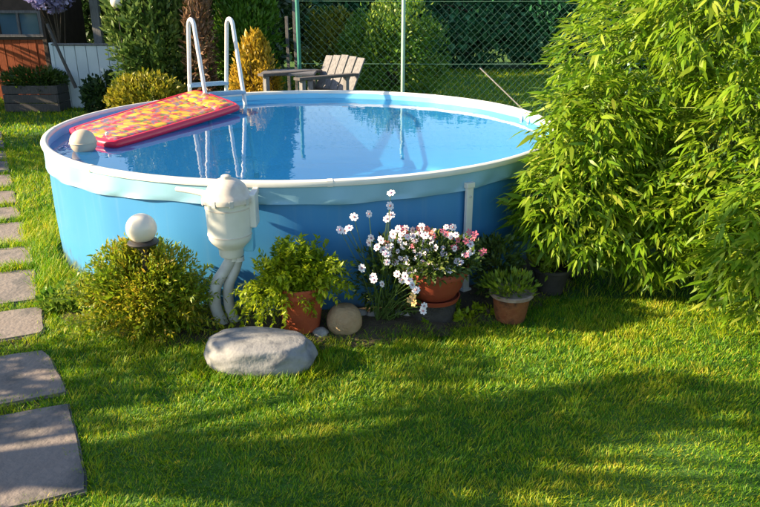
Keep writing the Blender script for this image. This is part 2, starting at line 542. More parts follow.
def shrub(name, label, cat, base, c, rad, n, leaf, mat, group=None, aspect=0.5, up=0.35, clumps=40, spread=0.22, taper=0.0,
          trunk=None, trunk_r=0.03, bark='bark', shell=0.75, tint_lo=0.0, tint_hi=1.0, crown='crown'):
    t = empty(name, base, label, cat, group)
    P, out, ct = crown_points(c, rad, n, clumps, spread, shell, zmin=0.02, taper=taper)
    D = unit(out + rnd_dir(n) * 0.9 + np.array([0, 0, up]))
    N = unit(out + rnd_dir(n) * 0.7)
    tint = np.clip(tint_lo + (tint_hi - tint_lo) * (0.5 * ct + 0.5 * rng.random(n)), 0, 1)
    L = leaf * (0.6 + 0.8 * rng.random(n))
    leaf_part(crown, LEAF, P, D, N, L, L * aspect, tint, M[mat], t)
    b = Vector(base)
    m = MB()
    top = Vector(c) + Vector((0, 0, rad[2] * 0.55))
    m.tube([b - Vector((0, 0, 0.02)), b.lerp(top, 0.35) + Vector((0.02, 0, 0)), b.lerp(top, 0.7), top], [trunk_r, trunk_r * .8, trunk_r * .5, trunk_r * .2], 8)
    for i in range(9):
        a = b.lerp(top, 0.15 + 0.65 * random.random())
        w = random.random() * 6.28
        e = Vector(c) + Vector((math.cos(w) * rad[0] * .7, math.sin(w) * rad[1] * .7, rad[2] * random.uniform(-.4, .7)))
        m.tube([a, a.lerp(e, .5) + Vector((0, 0, .03)), e], [trunk_r * .45, trunk_r * .3, trunk_r * .12], 5)
    m.build('trunk', M[bark], t)
    return t

# ================================================================== THE SETTING
PC = Vector((-0.539, 5.267, 0.0))     # pool centre
PR, PH, WZ = 1.80, 0.752, 0.690        # pool radius, height, water level


def value(x, y, s, o=0.0):
    return noise.noise(Vector((x * s + o, y * s - o, 3.1 + o)))


# ground: one sheet to the horizon, finer near the camera
def make_ground():
    xs = np.unique(np.concatenate([np.linspace(-150, -8, 12), np.linspace(-8, 8, 81), np.linspace(8, 150, 12)]))
    ys = np.unique(np.concatenate([np.linspace(-60, 0, 8), np.linspace(0, 16, 81), np.linspace(16, 220, 14)]))
    V = [(x, y, 0.012 * value(x, y, 1.3) if (abs(x) < 8 and 0 < y < 16) else 0.0) for y in ys for x in xs]
    nx = len(xs)
    F = [(j * nx + i, j * nx + i + 1, (j + 1) * nx + i + 1, (j + 1) * nx + i) for j in range(len(ys) - 1) for i in range(nx - 1)]
    m = MB(); m.add(V, F, True)
    g = m.build('ground', M['lawn'])
    tag(g, kind='structure')
    return g


make_ground()

# ---- path of concrete slabs along the left
PATH_R = [((-1.010, 2.010), (-1.320, 2.590)), ((-1.352, 2.665), (-1.640, 3.075)), ((-1.712, 3.225), (-1.880, 3.575)),
          ((-1.945, 3.665), (-2.190, 4.165)), ((-2.235, 4.235), (-2.420, 4.605)), ((-2.500, 4.685), (-2.745, 5.170)),
          ((-2.790, 5.235), (-2.985, 5.575)), ((-3.04, 5.67), (-3.27, 6.09)), ((-3.33, 6.20), (-3.58, 6.65)),
          ((-3.64, 6.76), (-3.90, 7.24)), ((-3.96, 7.34), (-4.22, 7.82)), ((-4.28, 7.93), (-4.52, 8.36)), ((-4.58, 8.47), (-4.84, 8.95)),
          ((-0.72, 1.47), (-0.965, 1.92)), ((-0.42, 0.93), (-0.68, 1.39))]


def slab_poly(i):
    (x0, y0), (x1, y1) = PATH_R[i]
    q = random.Random(i)
    cr = Vector((-0.935, -0.355)).normalized()
    w = 0.72 + 0.05 * q.random()
    w2 = w + q.uniform(-.03, .03)
    return [Vector((x0, y0)), Vector((x1, y1)), Vector((x1, y1)) + cr * w2, Vector((x0, y0)) + cr * w]


SLABS = [slab_poly(i) for i in range(len(PATH_R))]


def make_path():
    m = MB()
    a, b = Vector((0.05, 0.6)), Vector((-4.8, 9.1))
    cr = Vector((-0.9, -0.43))
    V = []
    for k in range(25):
        p = a.lerp(b, k / 24)
        p += Vector((0.03 * math.sin(k * 1.7), 0))
        V += [(p.x - 0.30, p.y - .10, 0.004), (p.x + cr.x * 0.9 - .05, p.y + cr.y * 0.9, 0.004)]
    F = [(2 * k, 2 * k + 2, 2 * k + 3, 2 * k + 1) for k in range(24)]
    m.add(V, F)
    path = m.build('path', M['soil'])
    tag(path, kind='structure')
    for i, q in enumerate(SLABS):
        rr = random.Random(i + 50)
        bm = bmesh.new()
        n = 6
        ring = []
        # edge points with small chips
        for e in range(4):
            p0, p1 = q[e], q[(e + 1) % 4]
            for k in range(n):
                t = k / n
                p = p0.lerp(p1, t)
                c = (q[0] + q[1] + q[2] + q[3]) / 4
                if k == 0:
                    p = p.lerp(c, rr.uniform(0.015, 0.06))
                else:
                    p = p.lerp(c, rr.uniform(0.0, 0.018))
                ring.append(p)
        zt = 0.016 + rr.uniform(-.004, .005)
        tilt = Vector((rr.uniform(-.012, .012), rr.uniform(-.012, .012)))
        c = (q[0] + q[1] + q[2] + q[3]) / 4
        top = [bm.verts.new((p.x, p.y, zt + (p - c).dot(tilt))) for p in ring]
        f = bm.faces.new(top)
        r = bmesh.ops.extrude_face_region(bm, geom=[f])
        for v in [g for g in r['geom'] if isinstance(g, bmesh.types.BMVert)]:
            v.co.z += 0.0
        for v in top:
            v.co.z -= 0.055
        bmesh.ops.recalc_face_normals(bm, faces=bm.faces[:])
        edges = [e for e in bm.edges if all(v not in top for v in e.verts)]
        bmesh.ops.bevel(bm, geom=edges, offset=0.009, segments=2, affect='EDGES')
        me = bpy.data.meshes.new('paving_slab'); bm.to_mesh(me); bm.free()
        me.materials.append(M['slab'])
        link(bpy.data.objects.new('paving_slab', me), path)


make_path()


# dark planting bed round the foot of the pool
def make_bed():
    m = MB()
    V, F = [], []
    n = 60
    for k in range(n + 1):
        w = R_(236 + 112 * k / n)
        d = Vector((math.cos(w), math.sin(w), 0))
        wob = 0.03 * math.sin(k * 1.3) + 0.02 * math.sin(k * 2.9)
        a, b, c = PC + d * 1.75, PC + d * 2.0, PC + d * (2.10 + wob + 0.10 * max(0, math.cos(w - R_(285))))
        V += [(a.x, a.y, 0.035), (b.x, b.y, 0.04), (c.x, c.y, 0.006)]
    for k in range(n):
        i = 3 * k
        F += [(i, i + 1, i + 4, i + 3), (i + 1, i + 2, i + 5, i + 4)]
    m.add(V, F, True)
    tag(m.build('planting_bed', M['earth']), kind='structure')


make_bed()

# ================================================================== THE POOL
pool = empty('swimming_pool', PC, 'round blue above-ground pool with white rim standing on the lawn', 'swimming pool')
NSEG = 180


def ringpt(r, w, z):
    return (PC.x + r * math.cos(w), PC.y + r * math.sin(w), z)


def cyl(rz, n=NSEG, fn=None):
    """rz: list of (radius, z); fn(i, w, r, z) -> (r, z)"""
    V, F = [], []
    for i, (r, z) in enumerate(rz):
        for k in range(n):
            w = 2 * math.pi * k / n
            rr, zz = fn(i, w, r, z) if fn else (r, z)
            V.append(ringpt(rr, w, zz))
    for i in range(len(rz) - 1):
        for k in range(n):
            k2 = (k + 1) % n
            F.append((i * n + k, i * n + k2, (i + 1) * n + k2, (i + 1) * n + k))
    return V, F


def wall_wave(i, w, r, z):
    t = z / PH
    s = 0.004 * math.sin(w * 23 + 1.2 * math.sin(w * 5)) * math.sin(math.pi * t)
    s += 0.006 * math.sin(w * 7 + 2) * math.sin(math.pi * t)
    return r + s, z


m = MB(); m.add(*cyl([(PR, -0.02 + PH * k / 10 * 1.02) for k in range(11)], fn=wall_wave), True)
m.build('wall', M['poolblue'], pool)


# liner: inside wall and floor
def liner_wave(i, w, r, z):
    s = 0.004 * math.sin(w * 19 + 2 * math.sin(w * 3)) + 0.002 * math.sin(w * 41)
    return (r + s * (1 if r > 1 else 0), z)


m = MB()
V, F = cyl([(0.02, 0.02), (0.9, 0.015), (1.6, 0.02), (1.75, 0.04), (1.778, 0.10), (1.784, 0.35), (1.785, 0.55), (1.787, PH - 0.012)], fn=liner_wave)
m.add(V, [f[::-1] for f in F], True)
m.build('liner', M['liner'], pool)


# the liner's edge folded over the rim and hanging down outside
def fold_drop(w):
    return 0.105 + 0.016 * math.sin(w * 2 + 0.6) + 0.008 * math.sin(w * 5 + 1) + 0.003 * math.sin(w * 17)


def fold_fn(i, w, r, z):
    if i == 0:
        drop = fold_drop(w)
        return PR + 0.018 + 0.006 * math.sin(w * 31), PH - 0.02 - drop
    t = i / 6
    return PR + 0.019 + (0.010 * math.sin(w * 31 + 1.5 * math.sin(w * 7)) + 0.006 * math.sin(w * 53)) * (1 - t), (1 - t) * (PH - 0.02 - fold_drop(w)) + t * (PH - 0.02)


m = MB(); m.add(*cyl([(PR, 0)] * 7, n=360, fn=fold_fn), True)
m.build('liner_fold', M['fold'], pool)

# rim: a flattened top rail in eight clipped sections
for k in range(8):
    w0, w1 = 2 * math.pi * (k + .2) / 8, 2 * math.pi * (k + 1.2) / 8
    V, F = [], []
    prof = [(-.020, -.016), (-.023, -.002), (-.018, .009), (-.008, .014), (.008, .014), (.019, .009), (.024, -.002), (.021, -.018), (.016, -.020), (-.015, -.018)]
    n = 30
    for i in range(n + 1):
        w = w0 + (w1 - w0) * i / n
        for dr, dz in prof:
            V.append(ringpt(PR + 0.006 + dr, w, PH + dz))
    q = len(prof)
    for i in range(n):
        for j in range(q):
            j2 = (j + 1) % q
            F.append((i * q + j, i * q + j2, (i + 1) * q + j2, (i + 1) * q + j))
    F += [tuple(range(q))[::-1], tuple(n * q + j for j in range(q))]
    m = MB(); m.add(V, [f[::-1] for f in F], True)
    seg = m.build('rim_section', M['white'], pool)
    # joint clip over each section end
    V, F = [], []
    for i in range(3):
        w = w0 + (i - 1) * 0.008
        for dr, dz in prof:
            V.append(ringpt(PR + 0.006 + dr * 1.07, w, PH + dz * 1.12 + 0.0005))
    for i in range(2):
        for j in range(q):
            j2 = (j + 1) % q
            F.append((i * q + j, i * q + j2, (i + 1) * q + j2, (i + 1) * q + j))
    m = MB(); m.add(V, [f[::-1] for f in F], True)
    m.build('joint_clip', M['white'], seg)

# white upright strap on the front right of the wall, and drain caps by the right rim
w = math.atan2(3.72 - PC.y, 0.52 - PC.x)
d = Vector((math.cos(w), math.sin(w), 0)); tg = Vector((-d.y, d.x, 0))
rot = Matrix((tg, d, Vector((0, 0, 1)))).transposed()
m = MB()
m.box(PC + d * (PR + 0.030) + Vector((0, 0, 0.345)), (0.045, 0.022, 0.63), rot, 0.004)
m.box(PC + d * (PR + 0.030) + Vector((0, 0, 0.665)), (0.055, 0.032, 0.03), rot, 0.004)
m.box(PC + d * (PR + 0.034) + Vector((0, 0, 0.035)), (0.06, 0.04, 0.03), rot, 0.004)
sp = m.build('support_post', M['white'], pool)
for z in (0.16, 0.40, 0.60):
    m = MB()
    m.lathe((0, 0, 0), [(0.0, 0.006), (0.006, 0.005), (0.008, 0.0)][::-1], 10)
    Mx = rot.to_4x4() @ Matrix.Rotation(R_(-90), 4, 'X')
    m.v = [tuple((Mx @ Vector(p)) + PC + d * (PR + 0.042) + Vector((0, 0, z))) for p in m.v]
    m.build('bolt', M['hose'], sp)
for ww, z in ((R_(17), 0.70), (R_(13), 0.695)):
    d2 = Vector((math.cos(ww), math.sin(ww), 0))
    m = MB()
    m.lathe((0, 0, 0), [(0.022, 0), (0.022, 0.006), (0.012, 0.008), (0.012, 0.003), (0.0, 0.003)], 18)
    Mx = (-d2).to_track_quat('Z', 'Y').to_matrix().to_4x4()
    m.v = [tuple((Mx @ Vector(p)) + PC + d2 * 1.780 + Vector((0, 0, z))) for p in m.v]
    m.build('overflow_fitting', M['hose'], pool)

# water
V = [(PC.x, PC.y, WZ)]; F = []
rr = [0.3, 0.6, 0.9, 1.2, 1.5, 1.7, 1.790]
for r in rr:
    V += [ringpt(r, 2 * math.pi * k / 96, WZ) for k in range(96)]
F += [(0, 1 + k, 1 + (k + 1) % 96) for k in range(96)]
for i in range(len(rr) - 1):
    for k in range(96):
        F.append((1 + i * 96 + k, 1 + (i + 1) * 96 + k, 1 + (i + 1) * 96 + (k + 1) % 96, 1 + i * 96 + (k + 1) % 96))
m = MB(); m.add(V, F, True)
tag(m.build('water', M['water']), kind='structure')

# ================================================================== THINGS IN AND ON THE POOL
# ---- ladder straddling the wall at the back left
def make_ladder():
    lw = math.atan2(6.98 - PC.y, -1.72 - PC.x)
    d = Vector((math.cos(lw), math.sin(lw), 0)); tg = Vector((d.y, -d.x, 0))      # tg points to the right
    o = PC + d * PR
    root = empty('pool_ladder', (o.x, o.y, 0), 'white A-frame pool ladder with arched rails at the back of the pool', 'ladder')
    HW = 0.185
    top = 1.45
    rails = []
    for s in (-1, 1):
        inner, outer = -0.31, 0.25
        pts = []
        zb_i, zb_o = 0.02, -0.01
        bi = o + tg * HW * s + d * (inner - 0.10); bo = o + tg * HW * s + d * (outer + 0.08)
        ti = o + tg * HW * s + d * (-0.10); to = o + tg * HW * s + d * (0.055)
        pts = [Vector((bi.x, bi.y, zb_i)), Vector((ti.x, ti.y, top - 0.09))]
        a0 = Vector((ti.x, ti.y, top - 0.09)); a1 = Vector((to.x, to.y, top - 0.09))
        cx = (a0 + a1) / 2; rad = (a1 - a0).length / 2
        for k in range(1, 8):
            w = math.pi * k / 8
            pts.append(cx - d * rad * math.cos(w) + Vector((0, 0, 1)) * 0.085 * math.sin(w))
        pts += [a1, Vector((bo.x, bo.y, zb_o))]
        m = MB(); m.tube(pts, 0.019, 12)
        rl = m.build('rail', M['rail'], root)
        for b in (bi, bo):
            m = MB(); m.lathe((b.x, b.y, 0.0), [(0.026, 0.02), (0.028, 0.03), (0.026, 0.06), (0.02, 0.065)], 12)
            m.build('foot_cap', M['black'], rl)
    # steps on both sides
    rotm = Matrix((tg, d, Vector((0, 0, 1)))).transposed()
    def on_leg(z, side):
        if side < 0:
            t = (z - 0.02) / (top - 0.09 - 0.02); return (-0.41) * (1 - t) + (-0.10) * t
        t = z / (top - 0.09); return 0.33 * (1 - t) + 0.055 * t
    for side, zs in ((1, (0.22, 0.52, 0.845)), (-1, (0.20, 0.46, 0.80))):
        for z in zs:
            m = MB()
            c = o + d * on_leg(z, side)
            m.box((c.x, c.y, z), (2 * HW + 0.02, 0.085, 0.030), rotm, 0.008)
            for q in range(4):
                cc = c + d * (-0.03 + 0.02 * q)
                m.box((cc.x, cc.y, z + 0.017), (2 * HW - 0.05, 0.006, 0.006), rotm)
            m.build('step', M['step'], root)
    return root


make_ladder()


# ---- printed air mattress, one end propped on the rim
def make_mattress():
    NL, NR = Vector((-1.78, 4.62, 0.712)), Vector((-1.215, 6.12, 0.745))
    FL, FR = Vector((-2.255, 5.06, 0.722)), Vector((-1.70, 6.60, 0.812))
    root = empty('air_mattress', (-1.75, 5.6, 0.69), 'red inflatable air mattress with yellow floral print floating at the left of the pool', 'air mattress')
    nu, nv = 64, 30
    def P(u, v):
        return (NL.lerp(NR, u)).lerp(FL.lerp(FR, u), v)
    nrm = (NR - NL).cross(FL - NL).normalized()
    if nrm.z < 0: nrm = -nrm
    V, F = [], []
    def top(u, v):
        e = min(u, 1 - u) * 1.75 / 0.06; f = min(v, 1 - v) * 0.5 / 0.05
        edge = min(1, math.sqrt(max(0, min(e, 1)) * (2 - min(e, 1)))) * min(1, math.sqrt(max(0, min(f, 1)) * (2 - min(f, 1))))
        tub = 0.009 * abs(math.sin(math.pi * v * 5))
        pil = 0.008 * math.exp(-((u - 0.90) / 0.07) ** 2)
        seam = -0.022 * math.exp(-((u - 0.80) / 0.012) ** 2)
        tuft = 0.0015 * abs(math.sin(math.pi * u * 6))
        return (0.020 + (tub + pil + seam) * edge + tuft * edge) * (0.25 + 0.75 * edge)
    for i in range(nu + 1):
        for j in range(nv + 1):
            u, v = i / nu, j / nv
            # round the corners
            cu, cv = (u - .5) * 2, (v - .5) * 2
            k = 1 - 0.045 * (cu * cu * cv * cv) ** 2
            V.append(P(.5 + .5 * cu * k, .5 + .5 * cv * k) + nrm * top(u, v))
    for i in range(nu):
        for j in range(nv):
            a = i * (nv + 1) + j
            F.append((a, a + nv + 1, a + nv + 2, a + 1))
    m = MB(); m.add(V, F, True)
    m.build('printed_top', M['floral'], root)
    # red edge tube and underside
    loop = [(i / nu, 0) for i in range(nu)] + [(1, j / nv) for j in range(nv)] + [(1 - i / nu, 1) for i in range(nu)] + [(0, 1 - j / nv) for j in range(nv)]
    pts = []
    for u, v in loop:
        cu, cv = (u - .5) * 2, (v - .5) * 2
        k = 1 - 0.045 * (cu * cu * cv * cv) ** 2
        pts.append(P(.5 + .5 * cu * k, .5 + .5 * cv * k) - nrm * 0.006)
    m = MB(); m.tube(pts, 0.030, 10, closed=True)
    m.build('edge_tube', M['redvinyl'], root)
    V, F = [], []
    for i in range(17):
        for j in range(9):
            V.append(P(i / 16 * .98 + .01, j / 8 * .96 + .02) - nrm * (0.032 + 0.010 * abs(math.sin(math.pi * j / 8 * 4))))
    for i in range(16):
        for j in range(8):
            a = i * 9 + j
            F.append((a, a + 1, a + 10, a + 9))
    m = MB(); m.add(V, F, True)
    m.build('underside', M['redvinyl'], root)
    m = MB(); p = P(0.03, 0.2) + nrm * 0.05
    m.lathe(p, [(0.012, -0.01), (0.012, 0.006), (0.008, 0.010), (0.0, 0.010)], 12)
    m.build('valve', M['white'], root)


make_mattress()


# ---- cream ball
def make_ball():
    c = Vector((-1.95, 4.57, 0.742)); r = 0.084
    root = empty('floating_ball', (c.x, c.y, 0.69), 'cream plastic ball floating beside the mattress at the left rim', 'ball')
    m = MB()
    prof = []
    for k in range(25):
        w = -math.pi / 2 + math.pi * k / 24
        prof.append((max(r * math.cos(w), 1e-6 if k in (0, 24) else 0), r * math.sin(w)))
    m.lathe(c, prof, 36)
    m.build('shell', M['ball'], root)
    m = MB()
    m.tube([c + Vector((math.cos(2 * math.pi * k / 40), math.sin(2 * math.pi * k / 40), 0)) * (r + .001) for k in range(40)], 0.004, 6, closed=True)
    m.build('seam_ring', M['ball'], root)


make_ball()


# ---- hanging filter pump with its hoses
def make_pump():
    c = Vector((-0.748, 3.315, 0))
    root = empty('filter_pump', (c.x, c.y, 0), 'white domed filter pump hanging on the front of the pool', 'pool pump')
    m = MB()
    m.lathe(c, [(0.0, 0.415), (0.056, 0.415), (0.062, 0.425), (0.063, 0.455), (0.074, 0.470), (0.098, 0.495), (0.107, 0.515), (0.109, 0.540), (0.112, 0.690), (0.114, 0.700), (0.114, 0.722)], 40)
    body = m.build('canister', M['white'], root)
    m = MB()
    m.lathe(c, [(0.115, 0.700), (0.126, 0.704), (0.127, 0.722), (0.122, 0.732), (0.110, 0.742), (0.100, 0.758), (0.088, 0.780), (0.068, 0.799), (0.040, 0.811), (0.018, 0.815), (0.0, 0.816)], 40)
    lid = m.build('domed_lid', M['lid'], root)
    m = MB(); m.lathe(c, [(0.026, 0.810), (0.024, 0.826), (0.016, 0.831), (0.0, 0.832)], 18)
    m.build('lid_knob', M['lid'], lid)
    for z, rr_ in ((0.535, 0.1085), (0.672, 0.1115)):
        m = MB(); m.lathe(c, [(rr_ - .004, z - .005), (rr_ + .0025, z - .003), (rr_ + .0025, z + .003), (rr_ - .004, z + .005)], 40); m.build('band', M['lid'], body)
    for k in range(4):
        w = R_(-150 + 40 * k)
        m = MB(); m.box((c.x + .121 * math.cos(w), c.y + .121 * math.sin(w), .712), (.022, .014, .034), Matrix.Rotation(w + math.pi / 2, 3, 'Z'), .003); m.build('lid_clip', M['hose'], lid)
    # side bracket hooked over the rim, on the right
    m = MB()
    m.box((c.x + 0.122, c.y + 0.02, 0.655), (0.035, 0.10, 0.17), None, 0.008)
    m.box((c.x + 0.118, c.y + 0.11, 0.72), (0.03, 0.14, 0.03), None, 0.006)
    m.build('hanging_bracket', M['white'], root)
    m = MB()
    a = Vector((c.x - 0.10, c.y + 0.02, 0.728)); b = Vector((-1.02, 3.405, 0.736))
    m.tube([a, a.lerp(b, .5) + Vector((0, 0, .004)), b], [0.017, 0.015, 0.012], 10)
    m.build('side_arm', M['white'], root)
    # outlet box low right and the two hoses
    m = MB()
    m.box((c.x + 0.085, c.y + 0.03, 0.495), (0.055, 0.07, 0.12), None, 0.008)
    m.build('outlet_box', M['liner'], root)
    def hose(pts, r, name='hose'):
        # smooth path
        P = [Vector(p) for p in pts]
        Q = []
        for i in range(len(P) - 1):
            p0, p1, p2, p3 = P[max(i - 1, 0)], P[i], P[i + 1], P[min(i + 2, len(P) - 1)]
            for k in range(14):
                t = k / 14
                Q.append(0.5 * ((2 * p1) + (-p0 + p2) * t + (2 * p0 - 5 * p1 + 4 * p2 - p3) * t * t + (-p0 + 3 * p1 - 3 * p2 + p3) * t ** 3))
        Q.append(P[-1])
        rad = [r] * len(Q)
        m = MB(); m.tube(Q, rad, 12)
        return m.build(name, M['hose'], root)
    h1 = hose([(c.x + 0.005, c.y, 0.41), (c.x - 0.035, c.y - 0.005, 0.345), (c.x - 0.092, c.y - 0.02, 0.25), (c.x - 0.100, c.y - 0.015, 0.13), (c.x - 0.070, c.y, 0.02)], 0.030)
    h2 = hose([(c.x + 0.03, c.y + 0.01, 0.41), (c.x + 0.01, c.y + 0.01, 0.34), (c.x - 0.028, c.y, 0.25), (c.x - 0.036, c.y + 0.01, 0.13), (c.x - 0.012, c.y + 0.03, 0.02)], 0.027)
    for h, p in ((h1, Vector((c.x + .005, c.y, 0.402))), (h2, Vector((c.x + .03, c.y + .01, 0.396)))):
        m = MB(); m.lathe(p, [(0.030, -0.012), (0.030, 0.012)], 14)
        m.build('hose_clamp', M['rail'], h)


make_pump()

# ================================================================== STONES
def stone(name, label, cat, c, rad, mat, seed, rough=0.13, flat=0.0, rz=0.0, sub=4, group=None, parent=None):
    bm = bmesh.new()
    bmesh.ops.create_icosphere(bm, subdivisions=sub, radius=1.0)
    for v in bm.verts:
        p = v.co.normalized()
        k = 1 + rough * noise.noise(p * 1.3 + Vector((seed, 0, 0))) + rough * .45 * noise.noise(p * 3.1 + Vector((0, seed, 0))) + rough * .14 * noise.noise(p * 9 + Vector((0, 0, seed)))
        q = p * k
        # squarer outline and a flattened top
        q = Vector((math.copysign(abs(q.x) ** (1 - .25 * flat), q.x), math.copysign(abs(q.y) ** (1 - .2 * flat), q.y), q.z))
        if flat > 0 and q.z > 1 - flat * .55:
            q.z = (1 - flat * .55) + (q.z - (1 - flat * .55)) * 0.35
        v.co = Vector((q.x * rad[0], q.y * rad[1], q.z * rad[2]))
    bm.transform(Matrix.Translation(Vector(c)) @ Matrix.Rotation(rz, 4, 'Z'))
    me = bpy.data.meshes.new(name); bm.to_mesh(me); bm.free()
    me.polygons.foreach_set('use_smooth', [True] * len(me.polygons))
    me.materials.append(M[mat])
    o = link(bpy.data.objects.new(name, me), parent)
    if label: tag(o, label, cat, group)
    return o


stone('boulder', 'long flat-topped grey boulder lying on the lawn in front of the pots', 'boulder', (-0.560, 2.94, 0.070), (0.262, 0.150, 0.112), 'boulder', 6.7, 0.13, 0.75, R_(-4), 5)
stone('round_stone', 'ball-shaped tan stone right of the grey boulder', 'stone', (-0.185, 3.27, 0.078), (0.092, 0.085, 0.088), 'roundstone', 8.1, 0.06, 0.2)
stone('small_stone', 'small grey stone between the boulder and the ball-shaped stone', 'stone', (-0.305, 3.22, 0.022), (0.045, 0.038, 0.034), 'pebble', 5.5, 0.25, 0.2, sub=3)
ORD = ('leftmost', 'second', 'third', 'fourth', 'fifth', 'sixth', 'seventh', 'eighth')
for i, (px, py, r) in enumerate(((350, 322, .026), (361, 320, .030), (373, 321, .027), (385, 319, .032), (397, 320, .028), (408, 321, .025), (419, 322, .027))):
    p = gp(px, py)
    stone('edging_stone', ('%s small grey stone%s of the row edging the flower bed' % (ORD[i], '' if i == 0 else ' from the left')), 'stone', (p.x, p.y, r * .5 + .025), (r * 1.25, r, r * .85), 'pebble', i * 2.3, 0.2, 0.1, sub=2, group='edging stones of the flower bed')

# ================================================================== POTS AND PLANTS BY THE POOL
def pot_mesh(c, prof_out, thick=0.012, n=36):
    """open pot: outside profile, lip, inside profile"""
    ins = [(max(r - thick, 0.01), z + (thick if i == 0 else 0)) for i, (r, z) in enumerate(prof_out)]
    prof = [(0.0, prof_out[0][1])] + prof_out + [(prof_out[-1][0] - thick * .5, prof_out[-1][1] + thick * .3)] + ins[::-1] + [(0.0, ins[0][1])]
    m = MB(); m.lathe(c, prof, n)
    return m


def disc(c, r, z, n=24):
    m = MB()
    V = [(c[0], c[1], z + .01)] + [(c[0] + r * math.cos(2 * math.pi * k / n), c[1] + r * math.sin(2 * math.pi * k / n), z + .006 * math.sin(k * 3)) for k in range(n)]
    m.add(V, [(0, 1 + k, 1 + (k + 1) % n) for k in range(n)], True)
    return m


def stems_to(base, pts, r=0.002, sag=0.0):
    m = MB()
    for p in pts:
        p = Vector(p); b = Vector(base) + Vector((random.uniform(-.05, .05), random.uniform(-.04, .04), 0))
        mid = b.lerp(p, .55) + Vector((0, 0, 0.25 * (p - b).length * (0.5 if sag == 0 else sag)))
        m.tube([b, mid.lerp(b, .4), mid, p], [r * 1.5, r * 1.3, r * 1.1, r], 5, cap=False)
    return m


def stem_plant(root, c, rc, n_stems, reach, droop, per, leaf, aspect, mat, part='foliage', lift=.55, flat=1.0, stem_r=.0016, zmin=.03):
    """arching stems from the point c, each clothed with leaves along its outer part"""
    c = Vector(c)
    P, D, N, T = [], [], [], []
    sm = MB()
    for i in range(n_stems):
        w = random.random() * 6.283
        el = math.asin(min(1, lift * random.random() ** .7 + .25 * random.random()))
        d = Vector((math.cos(w) * math.cos(el), math.sin(w) * math.cos(el) * flat, math.sin(el)))
        L = random.uniform(reach[0], reach[1]) * (1 - .25 * random.random() ** 3)
        b = c + Vector((random.uniform(-1, 1) * rc, random.uniform(-1, 1) * rc * flat, 0))
        ct = random.random()
        pts = []
        for k in range(7):
            t = k / 6
            p = b + d * L * t + Vector((0, 0, .10 * L * math.sin(math.pi * t) - droop * L * t * t * (1.1 - d.z)))
            p.z = max(p.z, zmin)
            pts.append(p)
        sm.tube(pts, [stem_r * (1.3 - k * .15) for k in range(7)], 4, cap=False)
        for k in range(per):
            t = .22 + .78 * (k + random.random()) / per
            u = t * 6; a = min(5, int(u)); p = pts[a].lerp(pts[a + 1], u - a)
            ax = (pts[a + 1] - pts[a]).normalized()
            sd = Vector((random.gauss(0, 1), random.gauss(0, 1), random.gauss(0, 1)))
            sd = (sd - ax * sd.dot(ax)).normalized()
            P.append(p); D.append(ax * random.uniform(.2, .9) + sd * .8); N.append(Vector((0, 0, 1)) + sd * .2 + Vector((random.gauss(0, .45), random.gauss(0, .45), 0)))
            T.append(.55 * ct + .45 * random.random())
    P, D, N, T = np.array([tuple(p) for p in P]), np.array([tuple(p) for p in D]), np.array([tuple(p) for p in N]), np.array(T)
    L = leaf * (.5 + rng.random(len(P)))
    leaf_part(part, LEAF, P, unit(D), unit(N), L, L * aspect, np.clip(T, 0, 1), M[mat], root)
    sm.build('stems', M['stem'], root)


# ---- garden globe lamp standing in the golden bush
def make_lamp():
    c = Vector((-1.165, 3.25, 0.580)); r = 0.0735
    root = empty('garden_lamp', (c.x, c.y, 0), 'white globe garden lamp with black collar standing in the golden bush', 'lamp')
    m = MB()
    prof = [(max(r * math.cos(w), 0), r * math.sin(w)) for w in [-math.pi / 2 + math.pi * k / 28 for k in range(29)]]
    m.lathe(c, prof, 40); m.build('globe', M['globe'], root)
    m = MB(); m.lathe(c, [(0.0, -0.105), (0.030, -0.105), (0.034, -0.085), (0.072, -0.078), (0.076, -0.070), (0.066, -0.060), (0.050, -0.058), (0.0, -0.058)], 32)
    m.build('collar', M['black'], root)
    m = MB(); m.tube([(c.x, c.y, -0.02), (c.x, c.y, c.z - 0.1)], 0.018, 12); m.build('post', M['black'], root)


make_lamp()
gb = empty('golden_bush', (-1.20, 3.30, 0), 'rounded yellow-green bush around the white globe lamp at the left of the pool', 'bush')
stem_plant(gb, (-1.20, 3.30, .02), .11, 700, (.30, .50), .20, 50, .028, .32, 'goldbush', 'foliage', lift=1.15, flat=.5)
P, o_, t_ = crown_points((-1.19, 3.28, .26), (.27, .17, .235), 9000, 80, .2, .6, zmin=.02)
_l = .028 * (.6 + .8 * rng.random(9000))
leaf_part('inner_foliage', LEAF, P, unit(o_ + rnd_dir(9000) * .9 + np.array([0, 0, .5])), unit(o_ + rnd_dir(9000)), _l, _l * .32, np.clip(.6 * t_ + .4 * rng.random(9000), 0, 1), M['goldbush'], gb)
# low leafy growth between the bush, the pool and the path
shrub('ground_plant', 'low dark green leafy plant between the path slabs and the golden bush', 'plant', (-1.72, 3.62, 0), (-1.70, 3.62, 0.02), (0.19, 0.13, 0.085), 2600, 0.036, 'roundshrub', aspect=0.4, up=0.6, clumps=26, trunk_r=0.008, tint_lo=.3)


